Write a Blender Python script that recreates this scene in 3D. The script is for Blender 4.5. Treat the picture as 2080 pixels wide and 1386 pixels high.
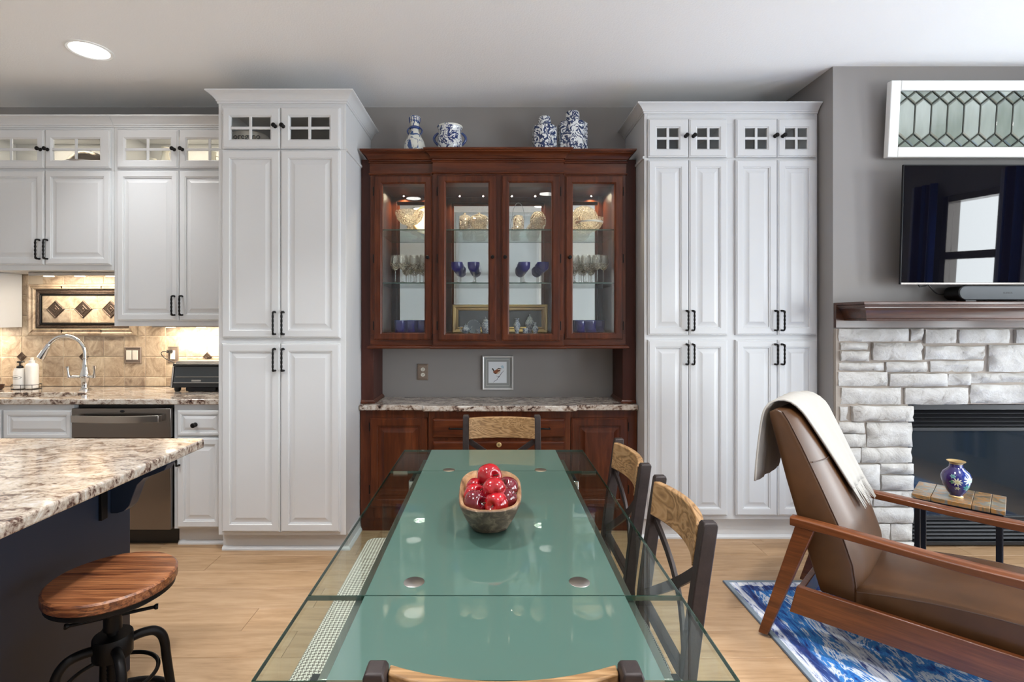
import bpy, bmesh, math, random
from mathutils import Matrix, Vector, noise as mnoise
random.seed(7)
for _o in list(bpy.data.objects):
    bpy.data.objects.remove(_o)
SC = bpy.context.scene
COL = SC.collection
PI = math.pi

# ------------------------------------------------------------------ camera (18 mm, level, lens shifted)
cam_d = bpy.data.cameras.new('camera')
cam = bpy.data.objects.new('camera', cam_d)
COL.objects.link(cam)
cam.location = (0, 0, 1.41)
cam.rotation_euler = (PI / 2, 0, 0)
cam_d.sensor_width = 36
cam_d.lens = 18
cam_d.shift_x = 40 / 2080
cam_d.shift_y = -48 / 2080
cam_d.clip_start = 0.02
SC.camera = cam

# ------------------------------------------------------------------ exposure, sky
SC.view_settings.view_transform = 'Standard'
SC.view_settings.look = 'None'
SC.view_settings.gamma = 1
SC.view_settings.use_curve_mapping = False
SC.view_settings.exposure = 1.08
SC.cycles.use_denoising = True
SC.cycles.max_bounces = 12
SC.cycles.diffuse_bounces = 4
SC.cycles.glossy_bounces = 6
SC.cycles.transmission_bounces = 8
SC.cycles.transparent_max_bounces = 32
SC.cycles.caustics_reflective = False
SC.cycles.caustics_refractive = False
SC.cycles.sample_clamp_indirect = 6
world = bpy.data.worlds.new('overcast_sky')
SC.world = world
world.use_nodes = True
wb = world.node_tree.nodes['Background']
wb.inputs[0].default_value = (0.92, 0.985, 1.02, 1)
SKY = 8.2
wb.inputs[1].default_value = SKY
world.cycles.sampling_method = 'MANUAL'
world.cycles.sample_map_resolution = 64

def portal(name, loc, rot, sx, sy):
    l = bpy.data.lights.new(name, 'AREA')
    l.shape = 'RECTANGLE'
    l.size, l.size_y = sx, sy
    l.cycles.is_portal = True
    o = bpy.data.objects.new(name, l)
    COL.objects.link(o)
    o.location = loc
    o.rotation_euler = rot
    return o

def lamp(name, kind, loc, energy, color=(1, 1, 1), size=0.1, size_y=None, rot=(0, 0, 0)):
    l = bpy.data.lights.new(name, kind)
    l.energy = energy
    l.color = color
    if kind == 'AREA':
        if size_y:
            l.shape = 'RECTANGLE'; l.size = size; l.size_y = size_y
        else:
            l.shape = 'DISK'; l.size = size
    else:
        l.shadow_soft_size = size
    o = bpy.data.objects.new(name, l)
    COL.objects.link(o)
    o.location = loc
    o.rotation_euler = rot
    return o

WARM = (1.0, 0.86, 0.68)
# (x0,x1,z0,z1) rear windows at Y=-3.2 ; (y0,y1,z0,z1) right windows at X=4.3
YR, XR, XL, YW, HC = -3.2, 4.3, -4.3, 3.69, 2.925
REAR_WIN = [(-3.6, -1.15, 0.15, 2.55), (-0.75, 0.96, 0.06, 3.55), (1.35, 3.9, 0.15, 2.55)]
RIGHT_WIN = [(-2.7, -1.0, 0.45, 2.42), (-0.7, 0.4, 0.45, 2.42), (1.0, 1.6, 0.45, 2.42), (1.95, 2.75, 0.45, 2.42)]
for (a, b, c, d) in REAR_WIN:
    portal('window_portal', ((a + b) / 2, YR - 0.02, (c + d) / 2), (PI / 2, 0, PI), b - a, d - c)
for (a, b, c, d) in RIGHT_WIN:
    portal('window_portal', (XR + 0.02, (a + b) / 2, (c + d) / 2), (0, -PI / 2, PI), d - c, b - a)

# ------------------------------------------------------------------ pixel helpers (depth-true placement: x,z at a known distance)
F, CX, CY, H0 = 1040.0, 1000.0, 645.0, 1.41
def X(px, D): return (px - CX) * D / F
def Z(py, D): return H0 - (py - CY) * D / F
def C(r, g, b):
    def l(c):
        c /= 255.0
        return c / 12.92 if c <= 0.04045 else ((c + 0.055) / 1.055) ** 2.4
    return (l(r), l(g), l(b), 1)

# ------------------------------------------------------------------ materials
class NT:
    def __init__(s, name):
        s.m = bpy.data.materials.new(name)
        s.m.use_nodes = True
        s.t = s.m.node_tree
        s.b = s.t.nodes['Principled BSDF']
        s.out = s.t.nodes['Material Output']
    def n(s, kind, **kw):
        nd = s.t.nodes.new(kind)
        for k, v in kw.items():
            if k.startswith('i_'):
                nd.inputs[k[2:].replace('_', ' ')].default_value = v
            else:
                setattr(nd, k, v)
        return nd
    def l(s, a, b): s.t.links.new(a, b)
    def math(s, op, a, b=None):
        nd = s.n('ShaderNodeMath', operation=op)
        for i, v in enumerate((a, b)):
            if v is None: continue
            if isinstance(v, (int, float)): nd.inputs[i].default_value = v
            else: s.l(v, nd.inputs[i])
        return nd.outputs[0]
    def coords(s, scale=(1, 1, 1), rnd=False, kind='Object', rot=(0, 0, 0)):
        tc = s.n('ShaderNodeTexCoord')
        mp = s.n('ShaderNodeMapping')
        mp.inputs['Scale'].default_value = scale
        mp.inputs['Rotation'].default_value = rot
        src = tc.outputs[kind]
        if rnd:
            oi = s.n('ShaderNodeObjectInfo')
            v = s.n('ShaderNodeVectorMath', operation='SCALE')
            cb = s.n('ShaderNodeCombineXYZ')
            for i in range(3): s.l(oi.outputs['Random'], cb.inputs[i])
            s.l(cb.outputs[0], v.inputs[0]); v.inputs['Scale'].default_value = 37.0
            ad = s.n('ShaderNodeVectorMath', operation='ADD')
            s.l(src, ad.inputs[0]); s.l(v.outputs[0], ad.inputs[1])
            src = ad.outputs[0]
        s.l(src, mp.inputs['Vector'])
        return mp.outputs[0]
    def noise(s, vec, scale, detail=4, rough=0.55, dist=0.0):
        nd = s.n('ShaderNodeTexNoise')
        nd.inputs['Scale'].default_value = scale
        nd.inputs['Detail'].default_value = detail
        nd.inputs['Roughness'].default_value = rough
        nd.inputs['Distortion'].default_value = dist
        if vec is not None: s.l(vec, nd.inputs['Vector'])
        return nd.outputs[0]
    def ramp(s, fac, stops, interp='LINEAR'):
        r = s.n('ShaderNodeValToRGB')
        r.color_ramp.interpolation = interp
        e = r.color_ramp.elements
        while len(e) < len(stops): e.new(0.5)
        for el, (p, c) in zip(e, stops):
            el.position = p; el.color = c
        s.l(fac, r.inputs[0])
        return r.outputs[0]
    def mix(s, fac, a, b, mode='MIX'):
        nd = s.n('ShaderNodeMix', data_type='RGBA', blend_type=mode)
        for i, v in ((0, fac), (6, a), (7, b)):
            if isinstance(v, (int, float, tuple)): nd.inputs[i].default_value = v
            else: s.l(v, nd.inputs[i])
        return nd.outputs[2]
    def bump(s, h, strength=0.2, dist=0.01):
        nd = s.n('ShaderNodeBump')
        nd.inputs['Strength'].default_value = strength
        nd.inputs['Distance'].default_value = dist
        s.l(h, nd.inputs['Height'])
        s.l(nd.outputs[0], s.b.inputs['Normal'])
    def set(s, **kw):
        for k, v in kw.items():
            s.b.inputs[k.replace('_', ' ')].default_value = v

def bevel_mat():
    t = NT('bevelled_glass_pane')
    oi = t.n('ShaderNodeObjectInfo')
    n = t.noise(t.coords((14, 1, 3), True), 1.0, 3)
    f = t.math('ADD', t.math('MULTIPLY', oi.outputs['Random'], 0.5), t.math('MULTIPLY', n, 0.5))
    t.l(t.ramp(f, [(0.2, C(104, 116, 106)), (0.5, C(138, 148, 138)), (0.8, C(168, 176, 168))]), t.b.inputs['Base Color'])
    t.set(Roughness=0.06, Coat_Weight=1.0, Coat_IOR=1.7)
    t.b.inputs['Coat Roughness'].default_value = 0.02
    return t.m
def blind_mat():
    t = NT('translucent_roller_blind')
    t.t.nodes.remove(t.b)
    d = t.n('ShaderNodeBsdfDiffuse'); d.inputs[0].default_value = (0.7, 0.7, 0.7, 1)
    r = t.n('ShaderNodeBsdfTranslucent'); r.inputs[0].default_value = (0.30, 0.31, 0.32, 1)
    m = t.n('ShaderNodeMixShader'); m.inputs[0].default_value = 0.5
    t.l(d.outputs[0], m.inputs[1]); t.l(r.outputs[0], m.inputs[2]); t.l(m.outputs[0], t.out.inputs['Surface'])
    return t.m
def plain(name, col, rough=0.5, metal=0.0, coat=0.0, bump=None, spec=0.5, var=0.0, vscale=8, emit=None):
    t = NT(name)
    t.set(Base_Color=col, Roughness=rough, Metallic=metal, Coat_Weight=coat, Specular_IOR_Level=spec)
    t.b.inputs['Coat Roughness'].default_value = 0.06
    if emit:
        t.set(Emission_Color=emit[0], Emission_Strength=emit[1])
    v = None
    if bump or var: v = t.coords()
    if bump: t.bump(t.noise(v, bump[0], 3), bump[1], bump[2] if len(bump) > 2 else 0.005)
    if var:
        f = t.noise(v, vscale, 3)
        d = tuple(c * (1 - var) for c in col[:3]) + (1,)
        l = tuple(min(1, c * (1 + var)) for c in col[:3]) + (1,)
        t.l(t.ramp(f, [(0.3, d), (0.7, l)]), t.b.inputs['Base Color'])
    return t.m

def wood(name, stops, axis='X', scale=1.0, rough=0.4, coat=0.0, bump=0.08, rnd=False, stretch=14, rnd_tint=0.0, spec=0.5):
    t = NT(name)
    k = {'X': (1, stretch, stretch), 'Y': (stretch, 1, stretch), 'Z': (stretch, stretch, 1)}[axis]
    v = t.coords(tuple(scale * a for a in k), rnd)
    n1 = t.noise(v, 1.6, 6, 0.6, 1.2)
    n2 = t.noise(v, 9.0, 3, 0.5, 0.3)
    f = t.math('ADD', t.math('MULTIPLY', n1, 0.75), t.math('MULTIPLY', n2, 0.25))
    c = t.ramp(f, stops)
    if rnd_tint:
        oi = t.n('ShaderNodeObjectInfo')
        k2 = t.math('ADD', t.math('MULTIPLY', oi.outputs['Random'], 2 * rnd_tint), 1 - rnd_tint)
        mm = t.n('ShaderNodeVectorMath', operation='SCALE')
        t.l(c, mm.inputs[0]); t.l(k2, mm.inputs['Scale'])
        c = mm.outputs[0]
    t.l(c, t.b.inputs['Base Color'])
    t.set(Roughness=rough, Coat_Weight=coat, Specular_IOR_Level=spec)
    t.b.inputs['Coat Roughness'].default_value = 0.12
    if bump: t.bump(f, bump, 0.004)
    return t.m

def thin_glass(name, tint=(0.97, 0.98, 0.97, 1), rough=0.0, ior=1.45, bump=None, boost=1.0, body=None):
    t = NT(name)
    t.t.nodes.remove(t.b)
    tr = t.n('ShaderNodeBsdfTransparent'); tr.inputs[0].default_value = tint
    gl = t.n('ShaderNodeBsdfGlossy'); gl.inputs['Roughness'].default_value = rough
    fr = t.n('ShaderNodeFresnel')
    ge = t.n('ShaderNodeNewGeometry')
    i = t.math('ADD', t.math('MULTIPLY', ge.outputs['Backfacing'], 1 / ior - ior), ior)
    t.l(i, fr.inputs['IOR'])
    mx = t.n('ShaderNodeMixShader')
    f = fr.outputs[0]
    if boost != 1.0: f = t.math('MINIMUM', t.math('MULTIPLY', f, boost), 1.0)
    base = tr.outputs[0]
    if body:
        df = t.n('ShaderNodeBsdfDiffuse'); df.inputs[0].default_value = body[0]
        tl = t.n('ShaderNodeBsdfTranslucent'); tl.inputs[0].default_value = body[0]
        sparkle_fac = None
        if bump:
            v2 = t.n('ShaderNodeTexVoronoi'); v2.inputs['Scale'].default_value = bump[0] * 1.3
            t.l(t.coords(), v2.inputs['Vector'])
            sparkle_fac = t.ramp(v2.outputs['Distance'], [(0.15, (0.5, 0.5, 0.5, 1)), (0.45, (0.05, 0.05, 0.05, 1)), (0.75, (0.4, 0.4, 0.4, 1))])  # pale and clear facets paint the crystal sparkle as diffuse colour
        m1 = t.n('ShaderNodeMixShader'); m1.inputs[0].default_value = 0.5
        t.l(df.outputs[0], m1.inputs[1]); t.l(tl.outputs[0], m1.inputs[2])
        m2 = t.n('ShaderNodeMixShader'); m2.inputs[0].default_value = body[1]
        if sparkle_fac is not None: t.l(sparkle_fac, m2.inputs[0])
        t.l(base, m2.inputs[1]); t.l(m1.outputs[0], m2.inputs[2])
        base = m2.outputs[0]
    t.l(f, mx.inputs[0]); t.l(base, mx.inputs[1]); t.l(gl.outputs[0], mx.inputs[2])
    if bump:
        vo = t.n('ShaderNodeTexVoronoi'); vo.inputs['Scale'].default_value = bump[0]
        t.l(t.coords(), vo.inputs['Vector'])
        b = t.n('ShaderNodeBump'); b.inputs['Strength'].default_value = bump[1]; b.inputs['Distance'].default_value = 0.01
        t.l(vo.outputs['Distance'], b.inputs['Height'])
        t.l(b.outputs[0], gl.inputs['Normal']); t.l(b.outputs[0], fr.inputs['Normal'])
    t.l(mx.outputs[0], t.out.inputs['Surface'])
    return t.m

M = {}
def rail_wood():
    t = NT('weathered_oak_rail')
    v = t.coords((2.6, 9, 9), True)
    n1 = t.noise(v, 1.0, 3, 0.55, 1.6)
    rings = t.math('ABSOLUTE', t.math('SUBTRACT', t.math('FLOORED_MODULO', t.math('MULTIPLY', n1, 11.0), 1.0), 0.5))
    n2 = t.noise(t.coords((8, 90, 90), True), 1.0, 3, 0.6)
    f = t.math('ADD', t.math('MULTIPLY', rings, 1.3), t.math('MULTIPLY', n2, 0.5))
    c = t.ramp(f, [(0.12, C(84, 60, 38)), (0.3, C(122, 90, 56)), (0.55, C(142, 107, 68)), (0.85, C(162, 127, 88))])
    t.l(c, t.b.inputs['Base Color'])
    t.set(Roughness=0.5, Specular_IOR_Level=0.4)
    t.bump(f, 0.2, 0.003)
    return t.m
M['white'] = plain('white_cabinet_paint', C(207, 208, 210), 0.35, bump=(30, 0.02))
M['white_in'] = plain('cabinet_interior_white', C(225, 220, 210), 0.5)
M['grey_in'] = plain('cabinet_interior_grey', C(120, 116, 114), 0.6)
M['wall'] = plain('warm_grey_wall_paint', C(147, 143, 141), 0.6, bump=(160, 0.06, 0.002))
M['wall_bounce'] = plain('bounce_wall_paint', C(226, 224, 220), 0.7)  # unseen walls lightened from the room's grey to bounce more light
M['ceil'] = plain('textured_ceiling_paint', C(249, 249, 249), 0.8, bump=(110, 0.35, 0.004))
M['black_iron'] = plain('black_iron', C(26, 24, 24), 0.45, 0.7, bump=(180, 0.15, 0.001))
M['black_plastic'] = plain('black_plastic', C(20, 20, 21), 0.35)
M['black_steel'] = plain('black_steel', C(36, 36, 39), 0.4, 0.6)
M['rustic_iron'] = plain('dark_brown_painted_metal', C(44, 34, 32), 0.5, 0.25, bump=(140, 0.35, 0.001), var=0.25, vscale=60)
M['steel'] = plain('brushed_stainless', C(176, 170, 164), 0.3, 1.0)
M['dark_steel'] = plain('dark_stainless', C(128, 122, 118), 0.27, 1.0)
M['chrome'] = plain('chrome', C(215, 215, 215), 0.06, 1.0)
M['bronze'] = plain('brushed_bronze_plate', C(150, 134, 122), 0.4, 0.6)
M['ivory'] = plain('ivory_plastic', C(232, 228, 216), 0.35)
M['cherry'] = wood('dark_cherry_wood', [(0.3, C(50, 20, 9)), (0.5, C(78, 35, 16)), (0.72, C(106, 54, 27))], 'Z', 1.0, 0.3, 0.0, 0.01, stretch=9, spec=0.32)
M['cherry_h'] = wood('dark_cherry_wood_horizontal', [(0.3, C(50, 20, 9)), (0.5, C(78, 35, 16)), (0.72, C(106, 54, 27))], 'X', 1.0, 0.3, 0.0, 0.01, stretch=9, spec=0.32)
M['cherry_dark'] = wood('cherry_side_panel', [(0.3, C(54, 24, 17)), (0.6, C(70, 34, 26))], 'Z', 1.0, 0.45, 0.0, 0.01, stretch=9, spec=0.3)
M['mantel'] = wood('dark_walnut_mantel', [(0.3, C(44, 24, 15)), (0.55, C(76, 44, 28)), (0.75, C(104, 62, 40))], 'X', 1.0, 0.35, 0.3, 0.02)
M['walnut'] = wood('walnut_chair_frame', [(0.3, C(66, 32, 13)), (0.5, C(100, 52, 22)), (0.72, C(132, 76, 38))], 'X', 1.2, 0.35, 0.15, 0.02)
M['oak_rail'] = rail_wood()
M['stool_wood'] = wood('stained_pine_seat', [(0.36, C(60, 28, 14)), (0.46, C(104, 58, 32)), (0.56, C(144, 90, 54)), (0.72, C(176, 124, 84))], 'X', 1.5, 0.35, 0.3, 0.5, stretch=30)
M['floor'] = wood('oak_vinyl_plank', [(0.28, C(132, 100, 70)), (0.46, C(167, 134, 100)), (0.6, C(180, 148, 115)), (0.8, C(190, 163, 130))], 'X', 1.1, 0.42, 0.0, 0.03, rnd=True, stretch=9, rnd_tint=0.06)
M['navy'] = plain('navy_island_paint', C(25, 34, 50), 0.42)
M['mirror'] = plain('mirror', (0.62, 0.63, 0.63, 1), 0.0, 1.0)
M['pane'] = thin_glass('clear_pane')
M['shelf_glass'] = thin_glass('shelf_glass', (0.90, 0.97, 0.93, 1))
M['glass_edge'] = plain('green_glass_edge', C(28, 62, 52), 0.1, coat=0.5)
M['table_glass'] = thin_glass('clear_table_glass', (0.88, 0.95, 0.92, 1), 0.0, 1.5)
M['wine_glass'] = thin_glass('wine_glass', (0.97, 0.97, 0.95, 1), 0.0, 1.6, boost=1.8, body=((0.92, 0.9, 0.84, 1), 0.08))
M['crystal'] = thin_glass('cut_crystal', (0.84, 0.81, 0.75, 1), 0.03, 1.7, bump=(95, 1.0), boost=2.2, body=((0.92, 0.86, 0.72, 1), 0.28))
M['cobalt'] = thin_glass('cobalt_glass', (0.10, 0.08, 0.62, 1), 0.02, 1.5, boost=1.6, body=((0.02, 0.012, 0.34, 1), 0.5))
M['win_pane'] = thin_glass('window_pane', (0.99, 0.99, 0.99, 1))
M['frost'] = plain('frosted_green_glass', C(66, 96, 86), 0.5, coat=1.0)
M['frost'].node_tree.nodes['Principled BSDF'].inputs['Coat Roughness'].default_value = 0.0
M['frost'].node_tree.nodes['Principled BSDF'].inputs['Coat IOR'].default_value = 2.2
M['gold'] = plain('gilt_frame', C(206, 176, 122), 0.35, 0.5, bump=(90, 0.4, 0.002))
M['dark_glass'] = plain('dark_glass_screen', C(8, 8, 14), 0.02, spec=0.55)
M['fire_glass'] = plain('fireplace_glass', C(32, 40, 46), 0.06, coat=0.6)
M['firebox'] = plain('black_firebox_metal', C(30, 31, 34), 0.45, 0.3)
M['grout'] = plain('pale_grout', C(196, 182, 162), 0.9)
M['mortar'] = plain('grey_mortar', C(158, 148, 138), 0.95, bump=(70, 0.4, 0.004))
M['leather'] = plain('brown_leather', C(76, 48, 25), 0.38, bump=(240, 0.12, 0.001), var=0.25, vscale=5, spec=0.45)
M['throw'] = plain('cream_wool_throw', C(172, 167, 160), 0.95, bump=(300, 0.3, 0.001))
M['apple'] = plain('red_apple_skin', C(150, 10, 22), 0.16, coat=0.7, var=0.35, vscale=22)
M['apple_dark'] = plain('dark_red_apple_skin', C(92, 10, 24), 0.16, coat=0.7, var=0.3, vscale=22)
M['stem'] = plain('apple_stem', C(70, 46, 28), 0.8)
M['glow'] = plain('lamp_lens', (1, 1, 1, 1), 0.5, emit=((1, 0.97, 0.92, 1), 9.0))
M['warm_glow'] = plain('warm_led_lens', (1, 1, 1, 1), 0.5, emit=((1, 0.84, 0.62, 1), 6.0))
M['soap_white'] = plain('white_bottle', C(238, 234, 228), 0.3)
M['ink'] = plain('black_print', C(40, 40, 42), 0.6)
M['sink'] = plain('white_sink', C(236, 234, 230), 0.2, coat=0.5)
M['soundbar'] = plain('charcoal_speaker_grille', C(84, 88, 92), 0.7)
M['paper'] = plain('watercolour_paper', C(226, 230, 234), 0.7)
M['mat_grey'] = plain('grey_picture_mat', C(150, 152, 150), 0.8)
M['mat_light'] = plain('pale_mat_line', C(190, 192, 188), 0.8)
M['silver'] = plain('silver_picture_frame', C(224, 224, 222), 0.3, 0.3)
M['lead'] = plain('lead_came', C(70, 72, 66), 0.45, 0.6)
M['bevel_glass'] = bevel_mat()
M['old_white'] = plain('chipped_white_paint', C(236, 236, 234), 0.55, bump=(40, 0.2, 0.003))
M['slate'] = None
M['blind'] = blind_mat()
M['curtain_w'] = plain('curtain_white', C(190, 190, 205), 0.9)
M['curtain_b'] = plain('curtain_blue', C(34, 60, 130), 0.9)
M['curtain_p'] = plain('curtain_purple', C(50, 38, 92), 0.9)
M['ornate'] = plain('tarnished_silver', C(120, 108, 96), 0.35, 0.8, bump=(60, 0.8, 0.004))
M['pottery'] = plain('white_canister', C(206, 200, 192), 0.5)

def granite(name, warm=0.0, scale=1.0, rot=0.5, k=1.0):
    t = NT(name)
    v = t.coords((8 * scale, 17 * scale, 12 * scale), rot=(0, 0, rot))
    n1 = t.noise(v, 1.0, 8, 0.68, 1.6)
    v2 = t.coords((70 * scale, 90 * scale, 80 * scale))
    n2 = t.noise(v2, 1.0, 3, 0.6, 0.5)
    f = t.math('ADD', t.math('MULTIPLY', n1, 0.72), t.math('MULTIPLY', n2, 0.28))
    c = t.ramp(f, [(0.36, C(34, 28, 28)), (0.425, C(96, 74, 64)), (0.46, C(168 * k, 150 * k, 136 * k)), (0.53, C(206 * k, (198 - 6 * warm) * k, (190 - 14 * warm) * k)), (0.66, C(228 * k, 224 * k, 220 * k))])
    t.l(c, t.b.inputs['Base Color'])
    t.set(Roughness=0.12, Coat_Weight=0.3)
    return t.m
M['granite'] = granite('speckled_granite', 0.5, k=0.93)
M['granite_i'] = granite('speckled_granite_island', 1.2, 1.0, -0.3, 0.84)

def travertine(name, a, b, c):
    t = NT(name)
    v = t.coords((1, 1, 1), True)
    n1 = t.noise(v, 9, 8, 0.7, 1.6)
    t.l(t.ramp(n1, [(0.34, a), (0.5, b), (0.64, c)]), t.b.inputs['Base Color'])
    t.set(Roughness=0.5)
    t.bump(t.noise(v, 30, 4), 0.12, 0.004)
    return t.m
M['tile'] = [travertine('travertine_tile_a', C(150, 128, 106), C(184, 164, 140), C(206, 190, 166)),
             travertine('travertine_tile_b', C(128, 110, 94), C(166, 148, 128), C(192, 176, 154)),
             travertine('travertine_tile_c', C(166, 144, 118), C(196, 178, 152), C(214, 200, 178))]
M['metal_tile'] = plain('dark_bronze_tile', C(96, 82, 72), 0.35, 0.75, bump=(120, 0.9, 0.004), var=0.3, vscale=90)

def stone_mat():
    t = NT('whitewashed_limestone')
    v = t.coords((1, 1, 1), True)
    n1 = t.noise(v, 9, 6, 0.65, 0.8)
    n2 = t.noise(v, 40, 5, 0.7, 0.4)
    t.l(t.ramp(n1, [(0.28, C(132, 125, 117)), (0.43, C(180, 176, 171)), (0.7, C(202, 200, 197))]), t.b.inputs['Base Color'])
    t.set(Roughness=0.85)
    t.bump(t.math('ADD', n1, t.math('MULTIPLY', n2, 0.5)), 0.7, 0.012)
    return t.m
M['stone'] = stone_mat()

def slate_mat():
    t = NT('multicolour_slate_tile')
    v = t.coords()
    n1 = t.noise(v, 12, 5, 0.6, 1.2)
    t.l(t.ramp(n1, [(0.3, C(70, 68, 62)), (0.42, C(112, 100, 78)), (0.50, C(160, 112, 56)), (0.57, C(104, 110, 108)), (0.75, C(176, 158, 124))]), t.b.inputs['Base Color'])
    t.set(Roughness=0.3, Coat_Weight=0.3)
    t.bump(n1, 0.15)
    return t.m
M['slate'] = slate_mat()

def china(name, scale, thresh, blue=C(24, 44, 110), white=C(226, 228, 230)):
    t = NT(name)
    v = t.coords((1, 1, 1), True)
    n1 = t.noise(v, scale, 2, 0.5, 2.0)
    n2 = t.noise(v, scale * 2.2, 2, 0.5, 0.8)
    a = t.math('ABSOLUTE', t.math('SUBTRACT', n1, 0.5))
    r1 = t.ramp(a, [(thresh * 0.55, (1, 1, 1, 1)), (thresh * 0.75, (0, 0, 0, 1))])
    r2 = t.ramp(n2, [(0.62, (0, 0, 0, 1)), (0.64, (1, 1, 1, 1))])
    mx = t.math('MAXIMUM', r1, r2)
    col = t.mix(mx, white, blue)
    t.l(col, t.b.inputs['Base Color'])
    t.set(Roughness=0.15, Coat_Weight=0.5)
    return t.m
M['china_dense'] = china('blue_white_dense_floral', 17, 0.085, C(24, 46, 92), C(222, 226, 228))
M['china_mid'] = china('blue_white_scroll', 17, 0.05, C(26, 48, 104), C(222, 226, 228))
M['china_sparse'] = china('blue_white_sparse_branch', 8, 0.03, C(48, 78, 132), C(222, 222, 214))
M['china_mini'] = china('pale_grey_blue_porcelain', 60, 0.07, C(84, 100, 128), C(200, 206, 214))
M['china_blue'] = plain('cobalt_glaze', C(44, 66, 122), 0.2, coat=0.4)

def cloisonne():
    t = NT('purple_blue_cloisonne')
    tc = t.n('ShaderNodeTexCoord')
    sx = t.n('ShaderNodeSeparateXYZ'); t.l(tc.outputs['Object'], sx.inputs[0])
    base = t.ramp(t.math('ADD', t.math('MULTIPLY', sx.outputs[0], 9.0), 0.5), [(0.3, C(44, 18, 84)), (0.62, C(28, 30, 110)), (0.9, C(20, 60, 140))])
    col = base
    front = t.math('LESS_THAN', sx.outputs[1], 0.0)
    for cx, cz, R, n, ca, cb in ((0.004, 0.086, 0.021, 9, C(196, 190, 140), C(226, 222, 196)), (-0.012, 0.112, 0.012, 6, C(50, 120, 130), C(120, 170, 160)), (0.042, 0.058, 0.017, 7, C(24, 120, 130), C(60, 170, 160)),
                                 (0.050, 0.094, 0.022, 8, C(190, 210, 205), C(232, 234, 226)), (0.006, 0.054, 0.010, 5, C(150, 170, 140), C(210, 210, 180)), (-0.016, 0.084, 0.011, 4, C(60, 110, 90), C(110, 150, 120))):
        dx = t.math('SUBTRACT', sx.outputs[0], cx); dz = t.math('SUBTRACT', sx.outputs[2], cz)
        r = t.math('SQRT', t.math('ADD', t.math('MULTIPLY', dx, dx), t.math('MULTIPLY', dz, dz)))
        a = t.math('ARCTAN2', dz, dx)
        lim = t.math('MULTIPLY', t.math('ADD', t.math('MULTIPLY', t.math('COSINE', t.math('MULTIPLY', a, float(n))), 0.28), 0.72), R)
        m = t.math('MULTIPLY', t.math('LESS_THAN', r, lim), front)
        pc = t.ramp(t.math('DIVIDE', r, R), [(0.15, ca), (0.6, cb)])
        col = t.mix(m, col, pc)
    t.l(col, t.b.inputs['Base Color'])
    t.set(Roughness=0.15, Coat_Weight=0.8)
    return t.m
M['cloisonne'] = cloisonne()

def hound(name, dark, light, cell):
    t = NT(name)
    v = t.coords((1 / cell, 1 / cell, 1 / cell))
    s = t.n('ShaderNodeSeparateXYZ'); t.l(v, s.inputs[0])
    fx = t.math('FLOORED_MODULO', s.outputs[0], 1.0); fy = t.math('FLOORED_MODULO', s.outputs[1], 1.0)
    wx = t.math('LESS_THAN', fx, 0.5); wy = t.math('LESS_THAN', fy, 0.5)
    top = t.math('LESS_THAN', t.math('FLOORED_MODULO', t.math('ADD', s.outputs[0], s.outputs[1]), 0.5), 0.25)
    pat = t.math('ADD', t.math('MULTIPLY', top, wx), t.math('MULTIPLY', t.math('SUBTRACT', 1.0, top), wy))
    t.l(t.mix(pat, dark, light), t.b.inputs['Base Color'])
    t.set(Roughness=0.9)
    return t.m
M['hound'] = hound('black_white_houndstooth', C(38, 38, 42), C(214, 212, 204), 0.0105)
M['hound_b'] = hound('brown_cream_houndstooth', C(84, 70, 60), C(206, 198, 186), 0.012)

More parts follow.
